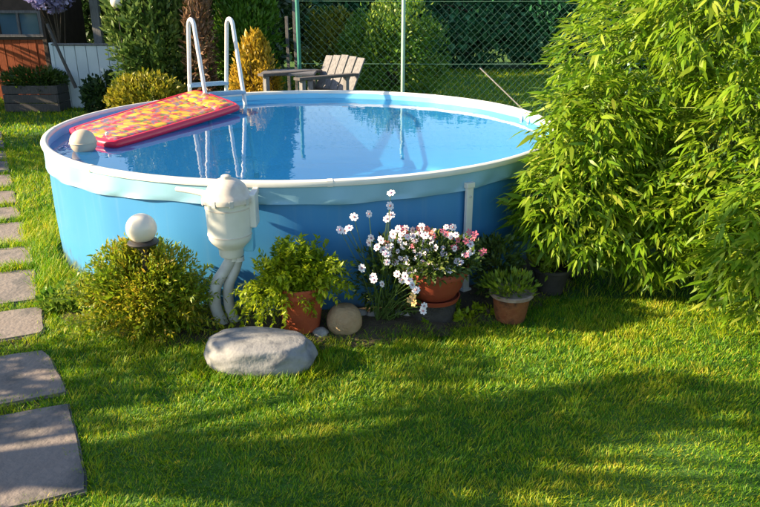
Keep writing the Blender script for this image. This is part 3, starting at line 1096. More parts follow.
# ---- terracotta pot with lime-green plant
def potted_lime():
    c = Vector((-0.405, 3.28, 0.025))
    root = empty('potted_plant', c, 'bushy lime-green plant in an orange terracotta pot beside the pump hoses', 'potted plant')
    pot_mesh(c, [(0.092, 0.01), (0.118, 0.20), (0.120, 0.205), (0.136, 0.207), (0.140, 0.25), (0.140, 0.258)]).build('pot', M['terra'], root)
    disc(c, 0.125, 0.235).build('potting_soil', M['earth'], root)
    stem_plant(root, (c.x - .015, c.y - .01, .245), .08, 330, (.14, .31), .42, 40, .030, .40, 'limeplant', lift=.95, flat=.62)
    # trailing growth down the left side of the pot
    stem_plant(root, (c.x - .13, c.y - .07, .26), .07, 80, (.10, .24), 1.4, 28, .028, .42, 'limeplant', 'trailing_foliage', lift=.5, flat=.6)


potted_lime()

# ---- flower heads
def flower_mesh(name, mat, petals=7, r=0.022):
    m = MB()
    for k in range(petals):
        w = 2 * math.pi * k / petals
        d = Vector((math.cos(w), math.sin(w), 0)); t = Vector((-d.y, d.x, 0))
        p = [d * .12 * r, d * .55 * r + t * .34 * r + Vector((0, 0, .12 * r)), d * r * .98 + t * .2 * r + Vector((0, 0, .02 * r)), d * r * .98 - t * .2 * r + Vector((0, 0, .02 * r)), d * .55 * r - t * .34 * r + Vector((0, 0, .12 * r))]
        m.add(p, [(0, 4, 3, 2, 1)])
    me = bpy.data.meshes.new(name); me.from_pydata(m.v, [], [f[::-1] for f in m.f]); me.materials.append(mat)
    return me


FL = {'w': flower_mesh('flower', M['petal']), 'p': flower_mesh('flower', M['petalpink'], 5), 'r': flower_mesh('flower', M['petalred'], 6), 'y': flower_mesh('flower', M['withered'], 6)}
_m = MB(); _m.lathe((0, 0, 0), [(0.0062, 0.0), (0.0062, 0.003), (0.004, 0.005), (0.0, 0.0055)], 10)
EYE = bpy.data.meshes.new('flower_centre'); EYE.from_pydata(_m.v, [], _m.f); EYE.materials.append(M['flowereye'])


def add_flower(p, kind, parent, facing=None, size=1.0):
    d = Vector(facing or (random.uniform(-1.0, .8), -0.8 + random.uniform(-.5, .5), 0.6 + random.uniform(-.6, .6))).normalized()
    Mx = Matrix.Translation(p) @ (d.to_track_quat('Z', 'Y').to_matrix().to_4x4()) @ Matrix.Rotation(random.random() * 6, 4, 'Z') @ Matrix.Diagonal((size * random.uniform(.85, 1.0), size, size, 1))
    f = bpy.data.objects.new('flower', FL[kind]); f.matrix_basis = Mx
    link(f, parent)
    if kind == 'w':
        e = bpy.data.objects.new('flower_centre', EYE); e.matrix_basis = Mx @ Matrix.Translation((0, 0, 0.001))
        link(e, f)


# ---- bowl of white and pink flowers on a dark stone
BC = Vector((0.285, 3.41, 0.150))
stone('dark_block', 'dark rough stone block carrying the red flower bowl', 'stone', (0.285, 3.45, 0.06), (0.125, 0.11, 0.105), 'darkstone', 4.4, 0.12, 0.8)


def flower_bowl():
    root = empty('flower_bowl', BC, 'brick-red bowl overflowing with white and pink flowers', 'potted plant')
    pot_mesh(BC, [(0.095, 0.0), (0.112, 0.012), (0.148, 0.070), (0.163, 0.132), (0.165, 0.138), (0.178, 0.142), (0.180, 0.172), (0.177, 0.178)]).build('bowl', M['bowl'], root)
    m = MB(); m.lathe(BC, [(0.0, -0.010), (0.13, -0.010), (0.140, 0.014), (0.134, 0.016), (0.126, 0.0), (0.0, 0.0)], 32); m.build('saucer', M['bowl'], root)
    disc(BC, 0.163, BC.z + .158).build('potting_soil', M['earth'], root)
    n = 3600
    P, o, t = crown_points((0.255, 3.39, 0.375), (0.25, 0.19, 0.105), n, 70, .2, .7)
    D = unit(o + rnd_dir(n) * .8 + np.array([0, 0, .3]))
    L = .034 * (.6 + .8 * rng.random(n))
    leaf_part('foliage', LEAF, P, D, unit(o * .4 + rnd_dir(n) * .7 + np.array([0, -.2, .6])), L, L * .42, np.clip(.5 * t + .5 * rng.random(n), 0, 1), M['flowerleaf'], root)
    pts = []
    q = random.Random(21)
    for i in range(135):
        px, py = q.uniform(386, 478), q.uniform(226, 273)
        if ((px - 431) / 48) ** 2 + ((py - 249) / 25) ** 2 > 1: continue
        Y = 3.24 + 0.12 * (1 - (py - 228) / 42) + q.uniform(-.03, .08)
        p = at(px, py, Y); pts.append(p)
        add_flower(p, 'p' if q.random() < (.10 + .30 * (px > 448)) and py < 258 else 'w', root, size=q.uniform(.5, 1.05))
    for px, py, k in ((418, 229, 'r'), (427, 229, 'r'), (431, 233, 'r'), (443, 231, 'p'), (447, 234, 'p'), (469, 232, 'p'), (475, 234, 'p'), (473, 239, 'p'), (466, 241, 'p'), (484, 251, 'p'), (481, 253, 'p'), (401, 228, 'p'), (405, 233, 'r'), (458, 240, 'p')):
        p = at(px, py, 3.33); pts.append(p)
        add_flower(p, k, root, size=.85)
    stems_to((BC.x, BC.y, .31), pts, .0014, .2).build('stems', M['stem'], root)


flower_bowl()


def daisy_plant():
    b = (0.02, 3.38, 0.03)
    root = empty('daisy_plant', b, 'straggling white daisy plant with tall stems left of the red bowl', 'plant')
    W = [(391, 193), (390, 206), (391, 215), (387, 219), (354, 217), (369, 214), (340, 230), (349, 228), (345, 231), (371, 238), (369, 243), (393, 234), (391, 238), (377, 247), (383, 250), (386, 254), (393, 257), (395, 262), (404, 246), (398, 229), (373, 277), (382, 284), (374, 280), (397, 274), (405, 276), (402, 280), (412, 285), (416, 290), (424, 306), (423, 311), (409, 281), (404, 262), (413, 270), (381, 240), (362, 268), (387, 262)]
    pts = []
    for i, (px, py) in enumerate(W):
        Y = 3.26 + random.uniform(-.06, .06) - (0.08 if py > 270 else 0)
        p = at(px, py, Y); pts.append(p)
        add_flower(p, 'w', root, size=random.uniform(.85, 1.1))
    for px, py in ((413, 296), (410, 300), (414, 303)):
        p = at(px, py, 3.17); pts.append(p); add_flower(p, 'y', root, size=.9)
    stems_to(b, pts, .0016, .3).build('stems', M['stem'], root)
    n = 1500
    P, o, t = crown_points((0.06, 3.40, 0.26), (0.20, 0.13, 0.20), n, 40, .2, .6, zmin=.03)
    L = .04 * (.6 + .8 * rng.random(n))
    leaf_part('foliage', LEAF, P, unit(o + rnd_dir(n) * .8 + np.array([0, 0, .3])), unit(rnd_dir(n) + np.array([0, 0, .8])), L, L * .3, np.clip(.6 * t + .2 * rng.random(n), 0, 1), M['flowerleaf'], root)


daisy_plant()


# ---- small weathered pot with succulents
def succulent_pot():
    c = Vector((0.700, 3.42, 0.0))
    root = empty('succulent_pot', c, 'small weathered terracotta pot with chalky rim and succulents under the bamboo', 'potted plant')
    pot_mesh(c, [(0.076, 0.012), (0.085, 0.05), (0.098, 0.13), (0.103, 0.155)]).build('pot', M['oldterra'], root)
    m = MB()
    m.lathe(c, [(0.100, 0.150), (0.116, 0.155), (0.119, 0.172), (0.112, 0.176), (0.098, 0.172)], 32)
    m.build('pot_rim', M['chip'], root)
    disc(c, .098, .165).build('potting_soil', M['earth'], root)
    n = 700
    P, o, t = crown_points((0.70, 3.42, 0.20), (0.145, 0.12, 0.06), n, 34, .16, .6)
    P[:, 2] = np.maximum(P[:, 2], .16)
    L = .035 * (.6 + .8 * rng.random(n))
    leaf_part('foliage', LEAF, P, unit(o + rnd_dir(n) * .4 + np.array([0, 0, .8])), unit(o + rnd_dir(n) * .5), L, L * .34, np.clip(.5 * t + .5 * rng.random(n), 0, 1), M['succulent'], root)


succulent_pot()


def dark_pot():
    c = Vector((1.0, 3.80, 0.0))
    root = empty('dark_pot', c, 'wide dark plant pot with upright green shoots half hidden under the bamboo', 'potted plant')
    pot_mesh(c, [(0.075, 0.01), (0.095, 0.10), (0.108, 0.15), (0.120, 0.155), (0.120, 0.168)]).build('pot', M['darkpot'], root)
    disc(c, .108, .148).build('potting_soil', M['earth'], root)
    n = 900
    P, o, t = crown_points((0.96, 3.76, 0.23), (0.12, 0.10, 0.08), n, 30, .2, .6)
    L = .045 * (.6 + .8 * rng.random(n))
    leaf_part('foliage', LEAF, P, unit(o * .5 + rnd_dir(n) * .5 + np.array([0, 0, .8])), unit(o + rnd_dir(n) * .5), L, L * .3, np.clip(.5 * t + .5 * rng.random(n), 0, 1), M['succulent'], root)


dark_pot()
shrub('seedling_bush', 'small bluish-green plant behind the weathered pot at the white pool post', 'plant', (0.66, 3.72, 0), (0.66, 3.70, 0.20), (0.13, 0.10, 0.16), 1400, 0.04, 'flowerleaf', aspect=.35, clumps=30, trunk_r=.006, tint_lo=.2)
# low seedlings in front of the bed
for i, (px, py, s) in enumerate(((427, 317, .045), (437, 312, .05), (452, 311, .055), (462, 318, .045), (472, 312, .045), (488, 312, .05))):
    p = gp(px, py + 6)
    shrub('seedling', ('%s pale green seedling%s in the row between bowl and weathered pot' % (ORD[i], '' if i == 0 else ' from the left')), 'seedling', (p.x, p.y, 0), (p.x, p.y, s * .75), (s * .9, s * .8, s * .7), 90, .032, 'limeplant', group='seedlings in front of the flower bed', clumps=8, trunk_r=.003, aspect=.45)


# ================================================================== BAMBOO
def make_bamboo():
    root = empty('bamboo', (1.95, 4.2, 0), 'huge arching bamboo with bright green leaves filling the right side', 'bamboo')
    ell = [((2.15, 4.35, 1.35), (0.92, 0.85, 1.25), 1.0), ((1.32, 4.02, 0.62), (0.47, 0.36, 0.50), .34), ((2.15, 3.62, 0.78), (0.62, 0.42, 0.70), .5),
           ((1.50, 4.15, 1.25), (0.50, 0.42, 0.58), .40), ((2.75, 3.5, 1.0), (0.7, 0.6, 0.95), .45), ((1.9, 3.85, 1.7), (.62, .5, .6), .4), ((1.55, 3.75, .45), (.36, .28, .34), .2), ((1.98, 3.22, .48), (.42, .30, .42), .25), ((1.12, 3.80, .52), (.40, .26, .36), .32), ((1.2,3.9,.95),(.36,.3,.34),.18)]
    wts = np.array([e[2] for e in ell]); wts /= wts.sum()
    nf = 11000
    which = rng.choice(len(ell), nf, p=wts)
    C = np.array([e[0] for e in ell])[which]; Rr = np.array([e[1] for e in ell])[which]
    d = rnd_dir(nf)
    # favour the sides that face out to the lawn
    rad = np.where(rng.random((nf, 1)) < .72, .86 + .2 * rng.random((nf, 1)), .35 + .55 * rng.random((nf, 1)))
    # lumpy outline: branches reach out unevenly
    lump = np.array([noise.noise(Vector(tuple(C[i] + d[i] * 1.0)) * 2.6) for i in range(nf)])[:, None]
    P = C + d * Rr * rad * (1 + .20 * lump)
    ok = (P[:, 2] > .10)
    # keep clear of the pool
    dp = np.hypot(P[:, 0] - PC.x, P[:, 1] - PC.y)
    ok &= (dp > 1.88) | ((P[:, 2] > .80) & (dp > 1.70) & (P[:, 0] > .9))
    # lower edge rises to the left, where the pots stand
    ok &= ~((P[:, 0] < 1.35) & (P[:, 2] < .14 + (1.35 - P[:, 0]) * .30))
    P, d = P[ok], d[ok]; nf = len(P)
    # fans of four to six drooping leaves
    per = 5
    axis = unit(d * np.array([1, 1, .3]) + rnd_dir(nf) * .55 + np.array([0, 0, -.05]))
    side = unit(np.cross(axis, np.array([0, 0, 1.0]) + 0 * axis))
    PP, DD, NN, LL, TT = [], [], [], [], []
    ft = rng.random(nf)
    for k in range(per):
        a = (k - (per - 1) / 2) * .42 + rng.normal(size=(nf, 1)) * .16
        D = unit(axis * np.cos(a) + side * np.sin(a) + np.array([0, 0, -.32]) + rng.normal(size=(nf, 3)) * .14)
        PP.append(P - axis * .028 * abs(k - 2) + rng.normal(size=(nf, 3)) * .004)
        DD.append(D)
        NN.append(unit(np.array([0, 0, 1.0]) + rng.normal(size=(nf, 3)) * .45 + 0 * D))
        LL.append(.040 + .060 * rng.random(nf))
        TT.append(np.clip(.55 * ft + .45 * rng.random(nf), 0, 1))
    PP, DD, NN, LL, TT = map(np.concatenate, (PP, DD, NN, LL, TT))
    big = rng.random(len(PP)) < .15
    LL = np.where(big, LL * 1.45, LL)
    keep = rng.random(len(PP)) < .93
    PP, DD, NN, LL, TT = PP[keep], DD[keep], NN[keep], LL[keep], TT[keep]
    # the 300 that show largest are leaves of their own
    dist = np.linalg.norm(PP - np.array([0, 0, CAM_H]), axis=1)
    vis = (PP[:, 0] < .52 * PP[:, 1] + .1)
    score = np.where(vis, LL / dist, 0)
    big = np.argsort(-score)[:300]
    rest = np.ones(len(PP), bool); rest[big] = False
    # leaf protos in four tints
    protos = []
    for k in range(5):
        me = np_mesh('leaf', BAMBOO[0] * np.array([.20, 1, 1]), BAMBOO[1], np.full(6, k / 4))
        me.materials.append(M['bamboo']); protos.append(me)
    x, y, z = frames(DD[big], NN[big])
    for i, j in enumerate(big):
        L = LL[j]
        o = bpy.data.objects.new('leaf', protos[min(4, int(TT[j] * 5))])
        Mx = Matrix(((x[i][0] * L, y[i][0] * L, z[i][0] * L, PP[j][0]), (x[i][1] * L, y[i][1] * L, z[i][1] * L, PP[j][1]), (x[i][2] * L, y[i][2] * L, z[i][2] * L, PP[j][2]), (0, 0, 0, 1)))
        o.matrix_basis = Mx
        link(o, root)
    leaf_part('leaves', BAMBOO, PP[rest], DD[rest], NN[rest], LL[rest], LL[rest] * .20, TT[rest], M['bamboo'], root)
    # twigs carrying the fans
    base = np.array([1.95, 4.2, 0])
    m = MB()
    for i in rng.choice(nf, 1300, replace=False):
        p = Vector(P[i]); a = Vector(axis[i])
        q = p - a * random.uniform(.12, .24) + Vector((0, 0, random.uniform(-.02, .05)))
        m.tube([q, q.lerp(p, .5) + Vector((0, 0, .012)), p], [.0022, .0018, .0012], 3, cap=False)
    o = m.build('twigs', M['culm'], root); o['kind'] = 'stuff'
    # canes
    q = random.Random(5)
    sel = [i for i in range(nf) if P[i][2] > .75]
    for i in range(46):
        e = Vector(P[q.choice(sel)])
        w = q.random() * 6.28; rr = math.sqrt(q.random())
        b = Vector((1.98 + .42 * rr * math.cos(w), 4.2 + .30 * rr * math.sin(w), 0))
        h = Vector((b.x, b.y, e.z * 1.05))
        pts = []
        for k in range(9):
            t = k / 8
            pts.append(b * (1 - t) ** 2 + (b.lerp(h, .85)) * 2 * t * (1 - t) + e * t * t)
        r0 = q.uniform(.006, .010)
        m = MB(); m.tube(pts, [r0 * (1 - .75 * k / 8) for k in range(9)], 6)
        m.build('cane', M['culm'], root)
    # a few bare canes leaning out at the left, as over the pots
    for a, b_ in (((610, 285), (617, 160)), ((560, 275), (548, 205)), ((545, 280), (520, 215)), ((640, 290), (625, 175))):
        p0 = at(a[0], a[1], 3.9); p0.z = 0.0; p1 = at(b_[0], b_[1], 3.75)
        m = MB(); m.tube([p0, p0.lerp(p1, .5) + Vector((.03, 0, .02)), p1], [.006, .005, .003], 6)
        m.build('cane', M['culm'], root)


make_bamboo()

# ================================================================== BACKGROUND
# ---- chain-link fence behind the pool
def make_fence():
    Y, H = 9.0, 1.60
    root = empty('chain_link_fence', (0.28, Y, 0), 'green chain-link fence with thin posts behind the pool', 'fence')
    for x, mt in ((-1.0, 'postgreen'), (0.285, 'fencegreen'), (3.1, 'fencegreen'), (5.2, 'fencegreen')):
        m = MB(); m.tube([(x, Y - .03, -.05), (x, Y - .03, 1.70)], .024, 12); po = m.build('post', M[mt], root)
        m = MB(); m.lathe((x, Y - .03, 1.70), [(.027, -.01), (.027, .01), (.015, .02), (0, .022)], 12); m.build('cap', M['black'], po)
    for z in (1.585, .85, .06):
        m = MB(); m.tube([(-1.0, Y, z), (1, Y, z - .006), (3, Y, z), (6, Y, z)], .0028, 6); m.build('tension_wire', M['wire'], root)
    m = MB()
    a = at(480, 68, Y - .12); b = at(511, 98, Y - .5)
    g = b + (b - a) * 0.6
    m.tube([a, b, g], .008, 8); m.build('brace', M['oldwood'], root)
    # woven wire: zigzag strands
    s = .046
    V, F = [], []
    m = MB()
    n = int(7.0 / s)
    rows = int((H - .05) / s)
    for i in range(n):
        x0 = -1.0 + i * s
        pts = []
        for k in range(rows + 1):
            pts.append(Vector((x0 + (s if ((k + i) % 2) else 0.0) + (s * .03 if (k + i) % 2 else -s * .03) + .006 * math.sin(k * .37 + i * .21), Y + .012 * math.sin(i * .11 + k * .06) + (.002 if k % 2 else -.002), .04 + k * s)))
        # three-sided strands
        r = .0014
        o = len(V)
        for p in pts:
            V += [p + Vector((r, 0, 0)), p + Vector((-r * .5, r * .87, 0)), p + Vector((-r * .5, -r * .87, 0))]
        for k in range(len(pts) - 1):
            for j in range(3):
                j2 = (j + 1) % 3
                F.append((o + 3 * k + j, o + 3 * k + j2, o + 3 * k + 3 + j2, o + 3 * k + 3 + j))
    me = bpy.data.meshes.new('wire_mesh'); me.from_pydata([tuple(v) for v in V], [], F); me.materials.append(M['wire'])
    o = link(bpy.data.objects.new('wire_mesh', me), root); o['kind'] = 'stuff'


make_fence()


# ---- weathered wooden armchair behind the pool
def make_chair():
    root = empty('garden_chair', (-0.75, 8.2, 0), 'weathered grey wooden garden armchair with slatted back behind the pool', 'chair')
    yaw = R_(48)
    o = Vector((-0.70, 8.2, 0))
    fx = Vector((-math.cos(yaw), -math.sin(yaw), 0))       # the way the chair faces
    sx = Vector((math.sin(yaw), -math.cos(yaw), 0))        # towards its near side
    def L(a, b, z): return o + fx * a + sx * b + Vector((0, 0, z))
    def beam(p, q, w, t, mat, name, parent=root):
        d = (q - p); l = d.length; d.normalize()
        side = sx if abs(d.dot(sx)) < .9 else fx
        n = d.cross(side).normalized(); side = n.cross(d).normalized()
        rot = Matrix((side, d, n)).transposed()
        m = MB(); m.box((p + q) / 2, (w, l, t), rot, .004); return m.build(name, M[mat], parent)
    for s in (-.30, .30):
        beam(L(.52, s, 0), L(.52, s, .80), .05, .05, 'oldwood', 'leg')
        beam(L(-.14, s, 0), L(-.14, s, .80), .05, .05, 'oldwood', 'leg')
        beam(L(.60, s, .82), L(-.30, s, .80), .10, .03, 'darkwood', 'armrest')
        beam(L(.52, s, .42), L(-.20, s, .36), .05, .06, 'oldwood', 'side_rail')
    for k in range(6):
        t = k / 5
        beam(L(.50 - .62 * t, -.28, .46 - .05 * t), L(.50 - .62 * t, .28, .46 - .05 * t), .09, .022, 'oldwood', 'seat_slat')
    for k in range(5):
        b = -.25 + .125 * k
        beam(L(-.14, b, .44), L(-.44, b * 1.05, 0.99 - .010 * abs(k - 2)), .112, .020, 'oldwood', 'back_slat')
    beam(L(-.24, -.30, .60), L(-.24, .30, .60), .05, .03, 'darkwood', 'back_rail')


make_chair()


def make_table():
    root = empty('garden_table', (-1.06, 8.45, 0), 'low dark grey slatted wooden table left of the garden armchair', 'table')
    for k in range(4):
        m = MB(); m.box((-1.06, 8.25 + .13 * k, .80), (.62, .115, .03), Matrix.Rotation(R_(random.uniform(-.6, .6)), 3, 'Z'), .005); m.build('top_slat', M['greywood'], root)
    for sx in (-1, 1):
        m = MB(); m.box((-1.06 + sx * .26, 8.445, .755), (.05, .46, .055), None, .005); m.build('cross_rail', M['darkwood'], root)
        for sy in (-1, 1):
            m = MB(); m.box((-1.06 + sx * .26, 8.445 + sy * .19, .36), (.055, .055, .73), None, .005); m.build('leg', M['oldwood'], root)


make_table()

# ---- shrubs and trees behind the pool
shrub('golden_conifer', 'small golden-orange conifer behind the ladder', 'shrub', (-1.50, 8.7, 0), (-1.50, 8.7, .62), (.34, .28, .55), 6000, .06, 'orangeshrub', aspect=.4, up=.9, clumps=60, spread=.16, taper=.35)
shrub('yellow_shrub', 'low yellow-green shrub at the foot of the tall conifer', 'shrub', (-2.95, 9.0, 0), (-2.92, 9.0, .32), (.47, .4, .38), 7000, .06, 'yellowshrub', aspect=.45, up=.6, clumps=70, spread=.15)
shrub('tall_conifer', 'tall grey-green conifer left of the ladder', 'tree', (-3.1, 10.0, 0), (-3.1, 10.0, 1.35), (.62, .55, 1.35), 16000, .10, 'conifer', aspect=.35, up=1.0, clumps=150, spread=.11, taper=.30, trunk_r=.06)
shrub('brown_conifer', 'half-dead conifer with pinkish brown branches behind the ladder', 'tree', (-2.38, 9.6, 0), (-2.40, 9.7, 1.1), (.22, .22, 1.1), 2200, .09, 'brownleaf', aspect=.25, up=.9, clumps=50, spread=.14, trunk_r=.05, bark='redbark', taper=.3)
shrub('column_conifer', 'dark green columnar conifer between the ladder rails', 'tree', (-1.95, 10.6, 0), (-1.95, 10.6, 1.1), (.55, .5, 1.12), 11000, .09, 'roundshrub', aspect=.35, up=1.0, clumps=120, spread=.12, taper=.35, trunk_r=.05, tint_hi=.7)
shrub('round_shrub', 'rounded green shrub behind the chain-link fence', 'shrub', (.22, 10.6, 0), (.22, 10.6, .80), (.72, .66, .80), 17000, .06, 'roundshrub', aspect=.45, up=.5, clumps=150, spread=.11, trunk_r=.05, shell=.85)
shrub('distant_shrub', 'yellowish shrub beyond the fence left of the round shrub', 'shrub', (-.95, 13.2, 0), (-.95, 13.2, .75), (.55, .5, .65), 4500, .09, 'yellowshrub', aspect=.5, clumps=60, spread=.16, tint_hi=.6)
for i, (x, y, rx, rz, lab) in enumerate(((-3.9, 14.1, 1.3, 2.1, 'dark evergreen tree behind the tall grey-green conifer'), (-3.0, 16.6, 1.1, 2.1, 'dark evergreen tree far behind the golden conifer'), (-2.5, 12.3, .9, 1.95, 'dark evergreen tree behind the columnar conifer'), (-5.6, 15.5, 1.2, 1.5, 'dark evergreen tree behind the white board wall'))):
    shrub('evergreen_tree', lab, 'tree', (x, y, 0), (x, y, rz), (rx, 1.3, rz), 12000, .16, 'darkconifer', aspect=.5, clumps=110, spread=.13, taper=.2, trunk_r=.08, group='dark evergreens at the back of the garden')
shrub('added_bush', 'unseen bush left of the view, added to shade the far lawn by the path', 'bush', (-7.0, 7.3, 0), (-7.0, 7.3, .85), (.7, 1.25, .95), 6000, .10, 'roundshrub', aspect=.5, clumps=90, spread=.14, trunk_r=.04)  # added out of view so its shadow bands the left lawn
shrub('added_hedge', 'unseen dark hedge bush left of the view, added to shade the board wall and shed front', 'hedge', (-7.6, 10.5, 0), (-7.6, 10.5, 1.25), (.8, 1.2, 1.35), 9000, .12, 'darkconifer', aspect=.5, clumps=120, spread=.13, trunk_r=.06)  # added out of view to keep sun off the board wall and planter
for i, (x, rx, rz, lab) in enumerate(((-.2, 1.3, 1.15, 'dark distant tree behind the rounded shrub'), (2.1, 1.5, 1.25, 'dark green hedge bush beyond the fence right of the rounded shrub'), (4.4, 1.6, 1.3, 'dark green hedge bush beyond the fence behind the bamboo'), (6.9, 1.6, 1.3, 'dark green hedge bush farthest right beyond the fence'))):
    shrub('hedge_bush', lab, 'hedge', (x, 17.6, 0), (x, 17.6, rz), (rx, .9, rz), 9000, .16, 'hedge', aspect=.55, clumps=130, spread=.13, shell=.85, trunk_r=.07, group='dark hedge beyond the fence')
FT = (1.5, 1.15, .95, 1.2, 1.4)
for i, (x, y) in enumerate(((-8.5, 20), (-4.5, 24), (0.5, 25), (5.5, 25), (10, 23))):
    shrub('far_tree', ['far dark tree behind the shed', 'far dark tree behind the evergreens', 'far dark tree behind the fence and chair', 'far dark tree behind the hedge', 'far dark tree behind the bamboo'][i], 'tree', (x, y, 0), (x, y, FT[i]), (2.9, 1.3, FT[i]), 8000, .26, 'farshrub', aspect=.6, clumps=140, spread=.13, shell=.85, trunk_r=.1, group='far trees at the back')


# ---- pale garden poles beyond the fence
for x, z, lab in ((-1.42, 1.35, 'left pale wooden stake beyond the fence'), (-1.30, 1.62, 'tall pale wooden stake beyond the fence')):
    m = MB(); m.box((x, 11.2, z / 2), (.045, .045, z), None, .004)
    tag(m.build('garden_stake', M['oldwood']), lab, 'stake', 'pale stakes beyond the fence')


# ---- shed with window, board wall, planter at the far left
def make_shed():
    Y = 12.0
    root = empty('garden_shed', (-6.4, Y, 0), 'orange-red boarded shed with dark upper wall and window at the far left', 'shed')
    x1 = -5.52
    # carcass
    m = MB(); m.box((-7.0, Y + .9, 1.1), (2.94, 1.76, 2.2), None); m.build('carcass', M['brownwood'], root)
    nb = 22
    for k in range(nb):
        x = x1 - .066 - k * .132
        m = MB(); m.box((x, Y + random.uniform(-.003, .003), .49), (.126, .03, .96), None, .004); m.build('board', M['redwood'], root)
    for z in (.99, 1.44):
        m = MB(); m.box((-7.0, Y - .005, z), (3.0, .05, .05), None, .005); m.build('rail', M['brownwood'], root)
    m = MB(); m.box((x1 + .03, Y, 1.1), (.07, .07, 2.2), None, .006); m.build('corner_post', M['brownwood'], root)
    for k in range(3):
        xc = -5.88 - k * .78
        fr = MB()
        for dx in (-.36, .36): fr.box((xc + dx, Y - .02, 1.21), (.05, .05, .40), None, .004)
        for z in (1.03, 1.40): fr.box((xc, Y - .02, z), (.67, .05, .045), None, .004)
        w = fr.build('window', M['oldwood'], root)
        m = MB(); m.box((xc - .165, Y + .004, 1.21), (.29, .008, .33)); m.build('pane', M['glass'], w)
        m = MB(); m.box((xc + .165, Y + .004, 1.21), (.29, .008, .33)); m.build('pane', M['glass'], w)
        m = MB(); m.box((xc, Y - .02, 1.215), (.035, .04, .33)); m.build('mullion', M['oldwood'], w)
    m = MB()
    m.box((-7.0, Y + .8, 2.28), (3.3, 2.3, .10), Matrix.Rotation(R_(6), 3, 'X'), .01)
    m.build('roof', M['brownwood'], root)


make_shed()


def white_wall():
    Y = 11.0
    root = empty('board_wall', (-4.5, Y, 0), 'low white board wall with a grey cap right of the shed', 'wall')
    for k in range(6):
        x = -4.86 + .1665 * k
        m = MB(); m.box((x, Y + random.uniform(-.003, .003), .47), (.158, .03, .93), None, .004); m.build('board', M['whitewall'], root)
    m = MB(); m.box((-4.445, Y, .955), (1.02, .06, .03), None, .005); m.build('cap', M['oldwood'], root)
    for x in (-4.96, -3.93):
        m = MB(); m.box((x, Y, .49), (.055, .06, .98), None, .005); m.build('post', M['whitewall'], root)


white_wall()
m = MB(); m.box((-4.42, 11.5, .85), (.13, .10, 1.7), None, .008)
tag(m.build('wooden_post', M['oldwood']), 'grey square wooden post rising behind the white board wall', 'post')
m = MB(); m.tube([at(76, 88, 10.6), at(62, 58, 10.6), at(47, 24, 10.7)], [.028, .024, .02], 8)
tag(m.build('leaning_pole', M['darkwood']), 'dark pole leaning against the left end of the white board wall', 'pole')
m = MB(); p = at(103, 68, 10.4); m.tube([(p.x, 10.4, -.02), (p.x, 10.4, p.z)], .016, 8)
tag(m.build('thin_stake', M['whitewall']), 'thin white stake in front of the white board wall', 'stake')


def wall_lamp():
    c = at(117, 2, 9.6); r = .085
    root = empty('globe_lamp', (c.x, c.y, 0), 'white globe lamp on a thin pole in front of the tall conifer', 'lamp')
    m = MB(); m.lathe(c, [(max(r * math.cos(w), 0), r * math.sin(w)) for w in [-math.pi / 2 + math.pi * k / 20 for k in range(21)]], 28); m.build('globe', M['globe'], root)
    m = MB(); m.tube([(c.x, c.y, -.02), (c.x, c.y, c.z - r)], .008, 8); m.build('post', M['black'], root)
    m = MB(); m.lathe(c, [(0, -.11), (.03, -.11), (.05, -.08), (.045, -.065), (0, -.065)], 16); m.build('collar', M['black'], root)


wall_lamp()
shrub('lilac_shrub', 'lilac-blue flowering shrub beside the shed window', 'shrub', (-4.95, 11.3, 0), (-4.95, 11.2, 1.72), (.34, .30, .26), 2600, .07, 'purple', aspect=.9, clumps=60, spread=.16, trunk_r=.03, crown='blossom')
shrub('dark_wall_plant', 'dark green plant growing in front of the white board wall', 'plant', (-4.05, 10.5, 0), (-4.05, 10.5, .26), (.28, .3, .30), 3500, .07, 'darkconifer', clumps=50, trunk_r=.015)


def planter():
    p = at(38, 100, 10.8)
    root = empty('wooden_planter', (p.x, 10.8, 0), 'dark wooden planter with sparse plants in front of the shed', 'planter')
    cx, Y = p.x, 10.8
    for k in range(3):
        z = .07 + .13 * k
        m = MB(); m.box((cx, Y - .2, z), (.78, .025, .12), None, .004); m.build('plank', M['darkwood'], root)
        for s in (-1, 1):
            m = MB(); m.box((cx + s * .40, Y, z), (.025, .42, .12), None, .004); m.build('plank', M['darkwood'], root)
    m = MB(); m.box((cx, Y, .30), (.76, .38, .04)); m.build('potting_soil', M['earth'], root)
    n = 2200
    P, o, t = crown_points((cx, Y, .46), (.42, .24, .16), n, 40, .2, .6)
    L = .07 * (.6 + .8 * rng.random(n))
    leaf_part('foliage', LEAF, P, unit(o + rnd_dir(n) * .7 + np.array([0, 0, .6])), unit(rnd_dir(n) + np.array([0, 0, .6])), L, L * .4, np.clip(.5 * t + .4 * rng.random(n), 0, 1), M['flowerleaf'], root)


planter()


# ================================================================== UNSEEN TREE ADDED FOR ITS SHADE, CROWN SHAPED ROUND THE LIT PATCHES (left of the view)
LIT = [[(70, 475), (85, 425), (200, 388), (330, 366), (408, 362), (412, 402), (300, 440), (180, 466)],
       [(462, 352), (540, 318), (640, 296), (800, 300), (800, 384), (640, 366), (545, 382), (470, 402)],
       [(540, 540), (575, 474), (640, 456), (800, 424), (800, 470), (800, 540)],
       [(90, 500), (200, 484), (290, 470), (285, 480), (120, 508)],
       [(-40, 450), (70, 430), (70, 455), (-40, 476)], [(-40, 520), (60, 505), (60, 540), (-40, 540)]]


def inside_poly(x, y, poly):
    r = False
    j = len(poly) - 1
    for i in range(len(poly)):
        xi, yi = poly[i]; xj, yj = poly[j]
        if (yi > y) != (yj > y) and x < (xj - xi) * (y - yi) / (yj - yi) + xi:
            r = not r
        j = i
    return r


def ground_px(p):
    d = p.y * _c + CAM_H * _s
    return 380 + CAM_F * p.x / d, 253.5 - CAM_F * (-CAM_H * _c + p.y * _s) / d


